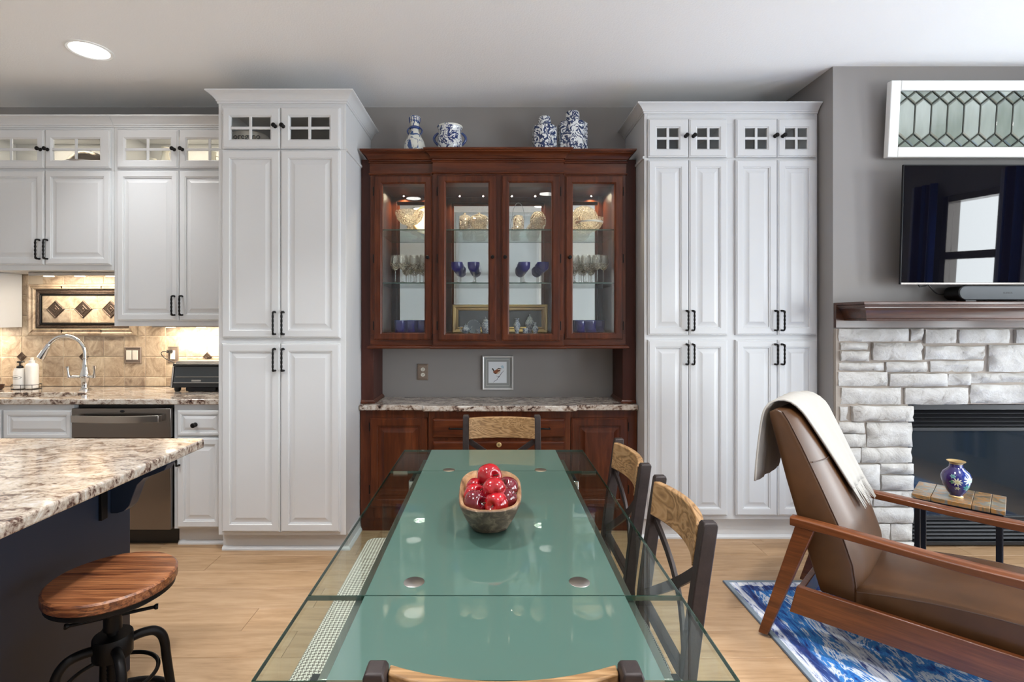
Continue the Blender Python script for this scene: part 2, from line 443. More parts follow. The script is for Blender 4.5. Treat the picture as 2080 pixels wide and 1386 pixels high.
def rug_mat():
    t = NT('distressed_blue_oriental_rug')
    tc = t.n('ShaderNodeTexCoord')
    s = t.n('ShaderNodeSeparateXYZ'); t.l(tc.outputs['Object'], s.inputs[0])   # local: x from left edge, y back from far edge (negative)
    edge = t.math('MINIMUM', s.outputs[0], t.math('MULTIPLY', s.outputs[1], -1.0))
    wig = t.math('MULTIPLY', t.math('SUBTRACT', t.noise(t.coords((14, 5, 1)), 1.0, 3), 0.5), 0.05)
    e = t.math('ADD', edge, wig)
    v = t.coords((7, 3.2, 1))
    n1 = t.noise(v, 1.0, 5, 0.58, 3.2)
    n3 = t.noise(t.coords((40, 8, 1)), 1.0, 4, 0.7, 0.6)
    f = t.math('ADD', t.math('MULTIPLY', n1, 0.72), t.math('MULTIPLY', n3, 0.28))
    field = t.ramp(f, [(0.36, C(28, 46, 110)), (0.42, C(30, 92, 176)), (0.47, C(60, 138, 208)), (0.50, C(40, 110, 190)), (0.53, C(190, 206, 226)), (0.56, C(230, 232, 238)), (0.59, C(60, 130, 200)), (0.65, C(30, 84, 166)), (0.76, C(26, 46, 112))])
    band = t.ramp(n3, [(0.40, C(60, 74, 136)), (0.47, C(186, 194, 216)), (0.6, C(232, 232, 236))])
    navy = t.ramp(n3, [(0.4, C(28, 38, 98)), (0.60, C(48, 80, 146)), (0.68, C(176, 190, 214))])
    m1 = t.ramp(e, [(0.0, (0, 0, 0, 1)), (0.055, (0, 0, 0, 1)), (0.06, (1, 1, 1, 1))])
    m2 = t.ramp(e, [(0.0, (0, 0, 0, 1)), (0.10, (0, 0, 0, 1)), (0.11, (1, 1, 1, 1))])
    m3 = t.ramp(e, [(0.26, (0, 0, 0, 1)), (0.265, (1, 1, 1, 1)), (0.34, (1, 1, 1, 1)), (0.345, (0, 0, 0, 1))])
    c = t.mix(m1, band, navy)
    c = t.mix(m2, c, field)
    c = t.mix(m3, c, band)
    rim = t.ramp(edge, [(0.0, (1, 1, 1, 1)), (0.02, (1, 1, 1, 1)), (0.023, (0, 0, 0, 1))])
    c = t.mix(rim, c, C(128, 140, 152))
    t.l(c, t.b.inputs['Base Color'])
    t.set(Roughness=0.95)
    wv = t.n('ShaderNodeTexWave', bands_direction='Y'); wv.inputs['Scale'].default_value = 60
    t.l(tc.outputs['Object'], wv.inputs['Vector'])
    t.bump(wv.outputs['Fac'], 0.25, 0.002)
    return t.m
M['rug'] = rug_mat()

def bowl_mat():
    t = NT('worn_dough_bowl_wood')
    tc = t.n('ShaderNodeTexCoord')
    v = t.coords((6, 1.6, 6))
    n1 = t.noise(v, 5, 6, 0.65, 1.0)
    ge = t.n('ShaderNodeNewGeometry')
    outer = t.ramp(n1, [(0.3, C(46, 35, 27)), (0.5, C(92, 74, 58)), (0.68, C(150, 130, 110))])
    inner = t.ramp(n1, [(0.3, C(110, 70, 38)), (0.5, C(160, 114, 72)), (0.7, C(190, 150, 110))])
    at = t.n('ShaderNodeAttribute', attribute_name='inside')
    t.l(t.mix(at.outputs['Fac'], outer, inner), t.b.inputs['Base Color'])
    t.set(Roughness=0.6)
    t.bump(n1, 0.3, 0.004)
    return t.m
M['bowl'] = bowl_mat()

# ------------------------------------------------------------------ mesh builder
ORG = {}
class MB:
    def __init__(s): s.v, s.f, s.mi = [], [], []
    def add(s, vs, fs, m=0):
        o = len(s.v)
        s.v += [Vector(v) for v in vs]
        for f in fs:
            s.f.append(tuple(i + o for i in f)); s.mi.append(m)
        return s
    def box(s, x0, x1, y0, y1, z0, z1, m=0):
        if x0 > x1: x0, x1 = x1, x0
        if y0 > y1: y0, y1 = y1, y0
        if z0 > z1: z0, z1 = z1, z0
        return s.add([(x0, y0, z0), (x1, y0, z0), (x1, y1, z0), (x0, y1, z0), (x0, y0, z1), (x1, y0, z1), (x1, y1, z1), (x0, y1, z1)],
                     [(0, 3, 2, 1), (4, 5, 6, 7), (0, 1, 5, 4), (1, 2, 6, 5), (2, 3, 7, 6), (3, 0, 4, 7)], m)
    def loops(s, loops, m=0, closed=True, cap0=True, cap1=True, wrap=False):
        n = len(loops[0]); vs = []; fs = []
        for lp in loops: vs += list(lp)
        L = len(loops)
        for i in range(L if wrap else L - 1):
            a, b = i * n, ((i + 1) % L) * n
            for j in range(n if closed else n - 1):
                k = (j + 1) % n
                fs.append((a + j, a + k, b + k, b + j))
        if closed and not wrap:
            if cap0: fs.append(tuple(reversed(range(n))))
            if cap1: fs.append(tuple(range((L - 1) * n, L * n)))
        return s.add(vs, fs, m)
    def tube(s, path, r, n=8, m=0, twist=0, closed=False, flat=1.0, cap=True, phase=0.0):
        P = [Vector(p) for p in path]; L = len(P); lps = []
        prev = None
        for i in range(L):
            if closed: d = P[(i + 1) % L] - P[i - 1]
            else: d = P[min(i + 1, L - 1)] - P[max(i - 1, 0)]
            d.normalize()
            if prev is None:
                u = d.cross(Vector((0, 0, 1)))
                if u.length < 0.05: u = d.cross(Vector((0, 1, 0)))
            else:
                u = prev - d * prev.dot(d)
            u.normalize(); prev = u.copy()
            w = d.cross(u)
            rr = r[i] if isinstance(r, (list, tuple)) else r
            lp = []
            for k in range(n):
                a = 2 * PI * k / n + phase
                q = rr
                if twist: q = rr * (1 + 0.22 * math.cos(2 * (a - twist * i)))
                lp.append(P[i] + u * (q * math.cos(a)) + w * (q * flat * math.sin(a)))
            lps.append(lp)
        return s.loops(lps, m, True, cap, cap, wrap=closed)
    def lathe(s, prof, n=24, c=(0, 0, 0), axis='Z', m=0, phase=0.0, sx=1.0, sy=1.0, cap=False):
        lps = []
        c = Vector(c)
        for (r, h) in prof:
            lp = []
            for k in range(n):
                a = 2 * PI * k / n + phase
                x, y = r * math.cos(a) * sx, r * math.sin(a) * sy
                if axis == 'Z': p = (x, y, h)
                elif axis == 'Y': p = (x, h, -y)
                else: p = (h, x, y)
                lp.append(c + Vector(p))
            lps.append(lp)
        return s.loops(lps, m, True, cap, cap)
    def prism(s, poly, a, b, plane='XZ', m=0):
        def mk(u, v, t): return {'XZ': (u, t, v), 'XY': (u, v, t), 'YZ': (t, u, v)}[plane]
        n = len(poly)
        vs = [mk(u, v, a) for u, v in poly] + [mk(u, v, b) for u, v in poly]
        fs = [tuple(range(n)), tuple(reversed(range(n, 2 * n)))]
        for j in range(n):
            k = (j + 1) % n
            fs.append((j, n + j, n + k, k))
        return s.add(vs, fs, m)
    def bar(s, p, q, w, h, m=0, up=(0, 0, 1)):
        p, q = Vector(p), Vector(q); d = (q - p).normalized()
        u = d.cross(Vector(up))
        if u.length < 0.05: u = d.cross(Vector((0, 1, 0)))
        u.normalize(); v = u.cross(d)
        lp = lambda c: [c + u * (a * w / 2) + v * (b * h / 2) for a, b in ((-1, -1), (1, -1), (1, 1), (-1, 1))]
        return s.loops([lp(p), lp(q)], m)
    def sweep(s, path, prof, m=0, cap=True):
        """profile (out, z) swept along an XY polyline, mitred; out is to the right of travel."""
        P = [Vector(p).to_2d() for p in path]; L = len(P); lps = []
        for i in range(L):
            ns = []
            if i > 0: d = (P[i] - P[i - 1]).normalized(); ns.append(Vector((d.y, -d.x)))
            if i < L - 1: d = (P[i + 1] - P[i]).normalized(); ns.append(Vector((d.y, -d.x)))
            nn = sum(ns, Vector((0, 0))).normalized()
            k = 1.0 / max(0.2, nn.dot(ns[0]))
            lps.append([(P[i].x + nn.x * k * o, P[i].y + nn.y * k * o, z) for o, z in prof])
        return s.loops(lps, m, True, cap, cap)
    def grid(s, fn, nu, nv, m=0, wrapu=False):
        vs = [fn(i / (nu if wrapu else nu - 1), j / (nv - 1)) for j in range(nv) for i in range(nu)]
        fs = []
        for j in range(nv - 1):
            for i in range(nu if wrapu else nu - 1):
                k = (i + 1) % nu
                fs.append((j * nu + i, j * nu + k, (j + 1) * nu + k, (j + 1) * nu + i))
        return s.add(vs, fs, m)
    def xform(s, mat):
        s.v = [mat @ v for v in s.v]
        return s
    def build(s, name, mat, parent=None, bevel=0.0, smooth=30, seg=2, flip_fix=True):
        me = bpy.data.meshes.new(name)
        inv = ORG[parent.name].inverted() if parent is not None else None
        vs = [tuple(inv @ v) for v in s.v] if inv is not None else [tuple(v) for v in s.v]
        me.from_pydata(vs, [], s.f)
        mats = mat if isinstance(mat, (list, tuple)) else [mat]
        for mm in mats: me.materials.append(mm)
        if len(mats) > 1: me.polygons.foreach_set('material_index', s.mi)
        if flip_fix:
            bm = bmesh.new(); bm.from_mesh(me)
            bmesh.ops.recalc_face_normals(bm, faces=bm.faces)
            bm.to_mesh(me); bm.free()
        if smooth:
            me.polygons.foreach_set('use_smooth', [True] * len(me.polygons))
            me.set_sharp_from_angle(angle=math.radians(smooth))
        me.update()
        o = bpy.data.objects.new(name, me)
        COL.objects.link(o)
        if parent is not None:
            o.parent = parent
            ORG[o.name] = ORG[parent.name]
        else:
            ORG[o.name] = Matrix.Identity(4)
        if bevel:
            b = o.modifiers.new('bevel', 'BEVEL')
            b.width = bevel; b.segments = seg; b.limit_method = 'ANGLE'; b.angle_limit = math.radians(40)
            b.harden_normals = False
        return o

def catmull(P, n=5):
    P = [Vector(p) for p in P]; out = []
    for i in range(len(P) - 1):
        a, b, c, d = P[max(i - 1, 0)], P[i], P[i + 1], P[min(i + 2, len(P) - 1)]
        for k in range(n):
            t = k / n
            out.append(0.5 * ((2 * b) + (c - a) * t + (2 * a - 5 * b + 4 * c - d) * t * t + (3 * b - a - 3 * c + d) * t ** 3))
    out.append(P[-1])
    return [tuple(p) for p in out]
def tag(o, label=None, cat=None, group=None, kind=None):
    if label: o['label'] = label
    if cat: o['category'] = cat
    if group: o['group'] = group
    if kind: o['kind'] = kind
    return o
def thing(name, label, cat, loc=(0, 0, 0), rz=0.0, group=None):
    o = bpy.data.objects.new(name, None)
    o.empty_display_size = 0.05
    COL.objects.link(o)
    o.location = loc; o.rotation_euler = (0, 0, rz)
    ORG[o.name] = Matrix.Translation(Vector(loc)) @ Matrix.Rotation(rz, 4, 'Z')
    return tag(o, label, cat, group)
def struct(o): o['kind'] = 'structure'; return o
def place(root, loc, rz=0.0):
    root.location = loc; root.rotation_euler = (0, 0, rz)
def dup(root, loc, rz=0.0, label=None, group=None):
    r = root.copy(); COL.objects.link(r)
    r.location = loc; r.rotation_euler = (0, 0, rz)
    if label: r['label'] = label
    if group: r['group'] = group
    for ch in list(root.children):
        c = ch.copy(); COL.objects.link(c); c.parent = r
        for g in list(ch.children):
            d = g.copy(); COL.objects.link(d); d.parent = c
    return r
def box_part(name, mat, parent, x0, x1, y0, y1, z0, z1, bevel=0.002):
    return MB().box(x0, x1, y0, y1, z0, z1).build(name, mat, parent, bevel)
def text(name, body, size, loc, mat, parent, rot=(PI / 2, 0, 0), align='CENTER', extrude=0.0004):
    cu = bpy.data.curves.new(name, 'FONT')
    cu.body = body; cu.size = size; cu.align_x = align; cu.align_y = 'CENTER'; cu.extrude = extrude
    cu.materials.append(mat)
    o = bpy.data.objects.new(name, cu); COL.objects.link(o)
    inv = ORG[parent.name].inverted()
    o.parent = parent
    o.location = inv @ Vector(loc)
    o.rotation_euler = rot
    o.name = name + '_curve'
    dg = bpy.context.evaluated_depsgraph_get()
    me = bpy.data.meshes.new_from_object(o.evaluated_get(dg))
    p = bpy.data.objects.new(name, me); COL.objects.link(p)
    p.parent = parent; p.location = o.location; p.rotation_euler = o.rotation_euler
    bpy.data.objects.remove(o)
    ORG[p.name] = ORG[parent.name]
    return p

# ------------------------------------------------------------------ joinery helpers (faces look towards -Y, front plane at yf)
def rect_loop(x0, x1, z0, z1, ins, y):
    return [(x0 + ins, y, z0 + ins), (x1 - ins, y, z0 + ins), (x1 - ins, y, z1 - ins), (x0 + ins, y, z1 - ins)]
def panel_door(name, x0, x1, z0, z1, yf, mat, parent, stile=0.05, th=0.02, raise_w=0.026):
    st = min(stile, (x1 - x0) * 0.24, (z1 - z0) * 0.3)
    rw = min(raise_w, st * 0.6)
    steps = [(0, th), (0, 0.007), (0.003, 0.004), (0.007, 0.0035), (0.009, 0), (st - 0.007, 0), (st - 0.004, 0.003), (st, 0.003), (st + 0.002, 0.010), (st + 0.006, 0.010), (st + 0.006 + rw, 0.002), (st + 0.008 + rw, 0.001)]
    return MB().loops([rect_loop(x0, x1, z0, z1, i, yf + d) for i, d in steps]).build(name, mat, parent, smooth=20)
def frame_door(name, x0, x1, z0, z1, yf, mat, parent, stile=0.05, th=0.02, stile_z=None):
    sz = stile if stile_z is None else stile_z
    def lp(i, d, f):
        ix = i if not f else stile - i
        iz = i if not f else sz - i
        return [(x0 + ix, yf + d, z0 + iz), (x1 - ix, yf + d, z0 + iz), (x1 - ix, yf + d, z1 - iz), (x0 + ix, yf + d, z1 - iz)]
    ls = [lp(0, th, 0), lp(0, 0.007, 0), lp(0.003, 0.004, 0), lp(0.007, 0.0035, 0), lp(0.009, 0, 0), lp(0.009, 0, 1), lp(0.006, 0.004, 1), lp(0.003, 0.005, 1), lp(0, 0.009, 1), lp(0, th, 1)]
    return MB().loops(ls, wrap=True).build(name, mat, parent, smooth=20)
def knob(parent, x, z, yf, mat, r=0.013):
    return MB().lathe([(0.0, -0.034), (r * 0.7, -0.034), (r, -0.030), (r, -0.024), (r * 0.55, -0.018), (r * 0.45, -0.008), (r * 0.9, -0.003), (r * 0.9, 0), (0, 0)], 16, (x, yf, z), 'Y').build('knob', mat, parent)
def handle(parent, x, z0, z1, yf, mat, r=0.0055, horizontal=False):
    pts = []
    N = 26
    L = z1 - z0
    ends = [(yf, 0.006), (yf - 0.02, 0.005), (yf - 0.028, 0.009)]
    seq = [(y, z0 + d) for y, d in ends]
    for i in range(1, N): seq.append((yf - 0.031, z0 + 0.012 + (L - 0.024) * i / N))
    seq += [(y, z1 - d) for y, d in reversed(ends)]
    for y, t in seq: pts.append((x, y, t))
    rr = [r * 1.35, r * 1.1, r * 1.2] + [r] * (N - 1) + [r * 1.2, r * 1.1, r * 1.35]
    b = MB().tube(pts, rr, 8, twist=0.55)
    return b.build('handle', mat, parent, smooth=50)
def glass_door(parent, x0, x1, z0, z1, yf, mat, ox0, ox1, oz0, oz1, knob_x, knob_z, panemat):
    d = frame_door_open('glass_door', x0, x1, z0, z1, yf, mat, parent, ox0, ox1, oz0, oz1)
    b = 0.006
    MB().box(ox0 - b, ox1 + b, yf + 0.012, yf + 0.015, oz0 - b, oz1 + b).build('pane', panemat, d, smooth=0)
    cx, cz = (ox0 + ox1) / 2, (oz0 + oz1) / 2
    w = 0.0085
    MB().box(cx - w, cx + w, yf + 0.004, yf + 0.0115, oz0 - 0.002, oz1 + 0.002).build('muntin', mat, d, 0.002)
    MB().box(ox0 - 0.002, ox1 + 0.002, yf + 0.0045, yf + 0.0112, cz - w, cz + w).build('muntin', mat, d, 0.002)
    knob(d, knob_x, knob_z, yf, M['black_iron'])
    return d
def frame_door_open(name, x0, x1, z0, z1, yf, mat, parent, ox0, ox1, oz0, oz1, th=0.02):
    def o(i, d): return [(x0 + i, yf + d, z0 + i), (x1 - i, yf + d, z0 + i), (x1 - i, yf + d, z1 - i), (x0 + i, yf + d, z1 - i)]
    def n(i, d): return [(ox0 - i, yf + d, oz0 - i), (ox1 + i, yf + d, oz0 - i), (ox1 + i, yf + d, oz1 + i), (ox0 - i, yf + d, oz1 + i)]
    ls = [o(0, th), o(0, 0.007), o(0.003, 0.004), o(0.007, 0.0035), o(0.009, 0), n(0.010, 0), n(0.006, 0.004), n(0.003, 0.005), n(0, 0.009), n(0, th)]
    return MB().loops(ls, wrap=True).build(name, mat, parent, smooth=20)
def shape_slab(outline, holes, z0, z1, name, mat, parent=None, bevel=0.0):
    """flat slab in XY with holes"""
    bm = bmesh.new(); edges = []
    for lp in [outline] + holes:
        vs = [bm.verts.new((x, y, z1)) for x, y in lp]
        for i in range(len(vs)): edges.append(bm.edges.new((vs[i], vs[(i + 1) % len(vs)])))
    bmesh.ops.triangle_fill(bm, use_beauty=True, edges=edges)
    r = bmesh.ops.extrude_face_region(bm, geom=bm.faces[:])
    for e in r['geom']:
        if isinstance(e, bmesh.types.BMVert): e.co.z = z0
    bmesh.ops.recalc_face_normals(bm, faces=bm.faces)
    b = MB()
    idx = {v: i for i, v in enumerate(bm.verts)}
    b.add([v.co.copy() for v in bm.verts], [tuple(idx[v] for v in f.verts) for f in bm.faces])
    bm.free()
    o = b.build(name, mat, parent, bevel, smooth=30)
    return o
CROWN = [(0, 0), (0.006, 0.0), (0.006, 0.010), (0.012, 0.014), (0.012, 0.020), (0.020, 0.030), (0.030, 0.042), (0.042, 0.052), (0.052, 0.056), (0.055, 0.058), (0.055, 0.066), (0, 0.066)]

# ================================================================== SETTING
FX0, FX1 = XL, XR
b = MB().box(XL, XR, YR, YW + 0.1, -0.05, -0.006)
floor = struct(b.build('floor', M['floor'], smooth=0))
# vinyl planks, joints along X (visible area and a margin)
PW, PL = 0.182, 1.22
rng = random.Random(11)
plank_mesh = {}
row = 0
y = 0.3
while y < 3.66:
    x = -3.2 - rng.random() * PL
    while x < 4.2:
        x1 = min(x + PL, 4.25)
        key = round(x1 - x, 2)
        if key not in plank_mesh:
            w, h, g = (x1 - x) / 2, PW / 2, 0.0012
            lps = [[(-w + i, -h + i, z), (w - i, -h + i, z), (w - i, h - i, z), (-w + i, h - i, z)] for i, z in ((g * .5, -0.006), (g * .5, -0.001), (g * .5 + 0.0012, 0.0))]
            p = MB().loops(lps).build('plank', M['floor'], floor, smooth=0)
            plank_mesh[key] = p.data
        else:
            p = bpy.data.objects.new('plank', plank_mesh[key]); COL.objects.link(p); p.parent = floor
        p.location = ((x + x1) / 2, y + PW / 2, 0)
        x += PL
    y += PW
    row += 1

struct(MB().box(XL, XR, YW, YW + 0.1, -0.05, HC).build('wall_back', M['wall'], smooth=0))
struct(MB().box(XL - 0.1, XL, YR, YW, -0.05, 4.2).build('wall_left', M['wall_bounce'], smooth=0))
def wall_with_holes(name, axis, c0, c1, a0, a1, z0, z1, holes):
    """axis 'Y': wall plane spans X(a) at Y c0..c1 ; axis 'X': spans Y(a) at X c0..c1"""
    m = MB()
    def bx(p0, p1, q0, q1):
        if p1 - p0 < 1e-4 or q1 - q0 < 1e-4: return
        if axis == 'Y': m.box(p0, p1, c0, c1, q0, q1)
        else: m.box(c0, c1, p0, p1, q0, q1)
    cur = a0
    for (h0, h1, k0, k1) in sorted(holes):
        bx(cur, h0, z0, z1); bx(h0, h1, z0, k0); bx(h0, h1, k1, z1); cur = h1
    bx(cur, a1, z0, z1)
    return struct(m.build(name, M['wall_bounce'], smooth=0))
wall_with_holes('wall_front', 'Y', YR - 0.12, YR, XL, XR, -0.05, 4.2, REAR_WIN)
wall_with_holes('wall_right', 'X', XR, XR + 0.12, YR, YW, -0.05, 4.2, RIGHT_WIN).data.materials[0] = M['wall']
m = MB().box(XL, XR, 0.0, YW, HC, HC + 0.12).box(XL, XR, -0.02, 0.0, HC, 4.2).box(XL, XR, YR, 0.0, 4.2, 4.3)
struct(m.build('ceiling', M['ceil'], smooth=0))

def window(n, axis, a0, a1, z0, z1, bars):
    m = MB(); g = MB(); fw = 0.06
    def bx(mb, p0, p1, d0, d1, q0, q1):
        if axis == 'Y': mb.box(p0, p1, YR - d1, YR - d0, q0, q1)
        else: mb.box(XR + d0, XR + d1, p0, p1, q0, q1)
    bx(m, a0, a0 + fw, -0.02, 0.1, z0, z1); bx(m, a1 - fw, a1, -0.02, 0.1, z0, z1)
    bx(m, a0 + fw, a1 - fw, -0.02, 0.1, z0, z0 + fw); bx(m, a0 + fw, a1 - fw, -0.02, 0.1, z1 - fw, z1)
    for q in bars: bx(m, a0 + fw, a1 - fw, -0.01, 0.08, q - 0.035, q + 0.035)
    o = struct(m.build('window_%d' % n, M['dark_steel'] if axis == 'X' else M['white'], bevel=0.004))
    bx(g, a0 + fw, a1 - fw, 0.03, 0.036, z0 + fw, z1 - fw)
    g.build('window_pane', M['win_pane'], o, smooth=0)
for i, (a, bb, c, d) in enumerate(REAR_WIN): window(i + 1, 'Y', a, bb, c, d, [2.3])
for i, (a, bb, c, d) in enumerate(RIGHT_WIN): window(i + 4, 'X', a, bb, c, d, [1.86])

# chimney breast: two piers, a lintel, and the recess behind the insert
CXL, CYF = 2.055, 3.089
OPX0, OPX1, OPZ = 2.47, 3.62, 0.89
m = MB().box(CXL, OPX0, CYF, YW, 0, HC).box(OPX1, 3.98, CYF, YW, 0, HC).box(OPX0, OPX1, CYF, YW, OPZ, HC).box(OPX0, OPX1, 3.45, YW, 0, OPZ)
struct(m.build('wall_fireplace', M['wall'], smooth=0))
m = MB().box(XL, -3.0, YW - 0.015, YW, 0, 0.11)
struct(m.build('baseboard_back', M['white'], bevel=0.003))

# recessed ceiling light
def downlight(x, y, label, power=4):
    t = thing('ceiling_light', label, 'ceiling light', (x, y, HC))
    MB().lathe([(0.093, 0), (0.115, 0), (0.115, -0.004), (0.108, -0.008), (0.095, -0.005), (0.093, 0)], 40, (x, y, HC)).build('trim_ring', M['old_white'], t)
    MB().lathe([(0.0, -0.003), (0.0925, -0.003), (0.0925, -0.001), (0.0, -0.001)], 40, (x, y, HC)).build('lens', M['glow'], t)
    o = lamp('ceiling_light_glow', 'SPOT', (x, y, HC - 0.012), power, (0.96, 0.985, 1.0), 0.08)
    o.data.spot_size = math.radians(105); o.data.spot_blend = 0.8
downlight(X(182, 2.90), 2.90, 'round recessed ceiling light glowing above the kitchen cabinets', 30)
for x_, y_, lb in ((0.67, 0.38, 'recessed ceiling light over the near end of the glass table'), (-1.0, 0.2, 'added unseen ceiling light over the near corner of the island'), (-2.3, 1.6, 'added unseen ceiling light over the far part of the island'),
                   (-0.75, 1.8, 'added unseen ceiling light left of the table centre'), (1.25, 1.8, 'added unseen ceiling light right of the table centre'), (2.7, 1.3, 'added unseen ceiling light over the blue rug')):
    downlight(x_, y_, lb, 100 if x_ < -0.5 else 90)  # mirror shows the first; the rest added unseen to light floor and lower cabinets
# rear roller blinds read from the hutch mirror; full height added to hide window glare
for (a_, c_, zb_, zt_, lb) in ((-0.70, 0.91, 0.1, 3.49, 'white translucent roller blind on the tall rear glass door'), (-3.55, -1.2, 0.2, 2.49, 'white translucent roller blind on the rear window behind the island'), (1.4, 3.85, 0.2, 2.49, 'white translucent roller blind on the rear window behind the rug')):
    bt = thing('roller_blind', lb, 'blind', ((a_ + c_) / 2, YR + 0.03, zb_))
    MB().box(a_, c_, YR + 0.028, YR + 0.0295, zb_, zt_).build('fabric', M['blind'], bt, smooth=0)
    MB().box(a_, c_, YR + 0.02, YR + 0.034, zb_ - 0.03, zb_).build('bottom_bar', M['white'], bt, 0.003)


# curtains beside the right-hand windows (seen in the television)
def curtain(y0, y1, label):
    t = thing('curtain', label, 'curtain', (4.22, (y0 + y1) / 2, 0.2))
    mats = [M['curtain_b'], M['curtain_w'], M['curtain_p']]
    n = 8
    for k in range(n):
        a, c = y0 + (y1 - y0) * k / n, y0 + (y1 - y0) * (k + 1) / n
        def fn(u, v):
            yy = a + (c - a) * u
            return (4.21 + 0.025 * math.sin((yy - y0) * 70), yy, 0.2 + 2.35 * v)
        g = MB().grid(fn, 9, 2)
        o = g.build('stripe', mats[(k * 2 + 1) % 3], t, smooth=60, flip_fix=False)
        s = o.modifiers.new('thick', 'SOLIDIFY'); s.thickness = 0.004
curtain(0.72, 1.0, 'striped blue and purple curtain at the near side of the window facing the television')
curtain(1.62, 1.92, 'striped blue and purple curtain between two windows facing the television')
curtain(2.78, 2.98, 'striped blue and purple curtain nearest the fireplace wall')

# ------------------------------------------------------------------ tiled backsplash
YT = 3.675
bs = struct(MB().box(-4.2, -1.63, YT - 0.0008, YW - 0.001, 0.915, 1.76).build('wall_backsplash', M['grout'], smooth=0))
def tile_obj(x0, x1, z0, z1, mat, y0=YT, parent=bs, name='tile', e=0.003):
    lps = [rect_loop(x0, x1, z0, z1, i, y) for i, y in ((0, y0 + 0.004), (0, y0 - 0.001), (e, y0 - 0.004))]
    return MB().loops(lps).build(name, mat, parent, smooth=0)
g = 0.0018
xs = [X(px, YT) for px in (-80.2, -38.4, 3.4, 45.5, 87.2, 129.5, 171.3, 211.6, 253, 296, 337.5, 380, 422, 464)]
zs = [0.915] + [Z(py, YT) for py in (766, 725, 683, 642, 600, 558, 534)]
PX0, PX1, PZ0, PZ1 = X(59, YT), X(280.5, YT), Z(682, YT), Z(577.5, YT)   # framed accent panel
rng = random.Random(5)
for j in range(len(zs) - 1):
    for i in range(len(xs) - 1):
        x0, x1, z0, z1 = xs[i] + g, xs[i + 1] - g, zs[j] + g, zs[j + 1] - g
        if x1 > PX0 and x0 < PX1 and z1 > PZ0 and z0 < PZ1:     # trim against the panel
            if x0 < PX0 - 0.02: x1 = min(x1, PX0 - g)
            elif x1 > PX1 + 0.02: x0 = max(x0, PX1 + g)
            elif z0 < PZ0 - 0.02: z1 = min(z1, PZ0 - g)
            elif z1 > PZ1 + 0.02: z0 = max(z0, PZ1 + g)
            else: continue
            if x1 - x0 < 0.015 or z1 - z0 < 0.015: continue
        tile_obj(x0, x1, z0, z1, M['tile'][rng.choice((0, 0, 1, 2))])
def diamond(cx, cz, h, parent, name='diamond_tile', y0=YT):
    def lp(r, y): return [(cx - r, y, cz), (cx, y, cz - r), (cx + r, y, cz), (cx, y, cz + r)]
    return MB().loops([lp(h, y0 + 0.0), lp(h, y0 - 0.009), lp(h * 0.9, y0 - 0.012), lp(h * 0.82, y0 - 0.009), lp(h * 0.5, y0 - 0.009), lp(h * 0.42, y0 - 0.012), lp(h * 0.2, y0 - 0.010), lp(h * 0.12, y0 - 0.014)]).build(name, M['metal_tile'], parent, smooth=0)
for px in (45.5, 171.3, 296 + 126): diamond(X(px, YT), Z(725, YT), 0.033, bs)
# accent panel as raised pieces of the backsplash
def mould_piece(p0, p1, prof, name, mat):
    pass
wx = [X(p, YT) for p in (59, 74, 83, 86)]
wz_b = [Z(p, YT) for p in (682, 668, 660, 656.5)]
wz_t = [Z(p, YT) for p in (577.5, 588, 597.5, 600.5)]
cxp = (PX0 + PX1) / 2
def mir(x): return 2 * cxp - x
def frame_pieces(o, i, ob, ib, ot, it, depth, name, mat, splits, steps):
    """rectangular border: pieces mitred at corners; o/i outer, inner x; ob.. z"""
    X0, X1, xi0, xi1 = o, mir(o), i, mir(i)
    def piece(q):   # q: outer a, outer b, inner b, inner a in (x,z)
        (a, b_, c, d) = q
        lps = []
        for t0, t1, y in steps:
            lps.append([tuple(Vector((a[0], y, a[1])).lerp(Vector((d[0], y, d[1])), t0)), tuple(Vector((b_[0], y, b_[1])).lerp(Vector((c[0], y, c[1])), t0)),
                        tuple(Vector((b_[0], y, b_[1])).lerp(Vector((c[0], y, c[1])), t1)), tuple(Vector((a[0], y, a[1])).lerp(Vector((d[0], y, d[1])), t1))])
        MB().loops(lps).build(name, mat, bs, smooth=0)
    sp = [0.0] + splits + [1.0]
    for k in range(len(sp) - 1):
        u, v = sp[k], sp[k + 1]
        def L(a, c, t): return a + (c - a) * t
        e0, e1 = (0.0002 if k else 0), (0.0002 if k < len(sp) - 2 else 0)
        xa, xb = L(X0, X1, u) + e0, L(X0, X1, v) - e1
        ia = xi0 if k == 0 else xa; ib2 = xi1 if k == len(sp) - 2 else xb
        piece(((xa, ot), (xb, ot), (ib2, it), (ia, it)))
        piece(((xa, ob), (xb, ob), (ib2, ib), (ia, ib)))
    piece(((X0, ob), (X0, ot), (xi0, it), (xi0, ib)))
    piece(((X1, ob), (X1, ot), (xi1, it), (xi1, ib)))
S1 = [(0.0, 1.0, YT + 0.004), (0.0, 1.0, YT - 0.008), (0.1, 0.95, YT - 0.020), (0.35, 0.9, YT - 0.024), (0.5, 0.8, YT - 0.016)]
S2 = [(0.0, 1.0, YT + 0.004), (0.02, 0.98, YT - 0.008), (0.1, 0.9, YT - 0.011), (0.25, 0.75, YT - 0.008), (0.45, 0.55, YT - 0.012)]
S3 = [(0.0, 1.0, YT + 0.004), (0.0, 1.0, YT - 0.010), (0.3, 0.7, YT - 0.014)]
frame_pieces(wx[0], wx[1], wz_b[0], wz_b[1], wz_t[0], wz_t[1], 0, 'moulding_tile', M['tile'][0], [0.32, 0.68], S1)
frame_pieces(wx[1] + 0.002, wx[2], wz_b[1] + 0.002, wz_b[2], wz_t[1] - 0.002, wz_t[2], 0, 'border_tile', M['metal_tile'], [0.27, 0.68], S2)
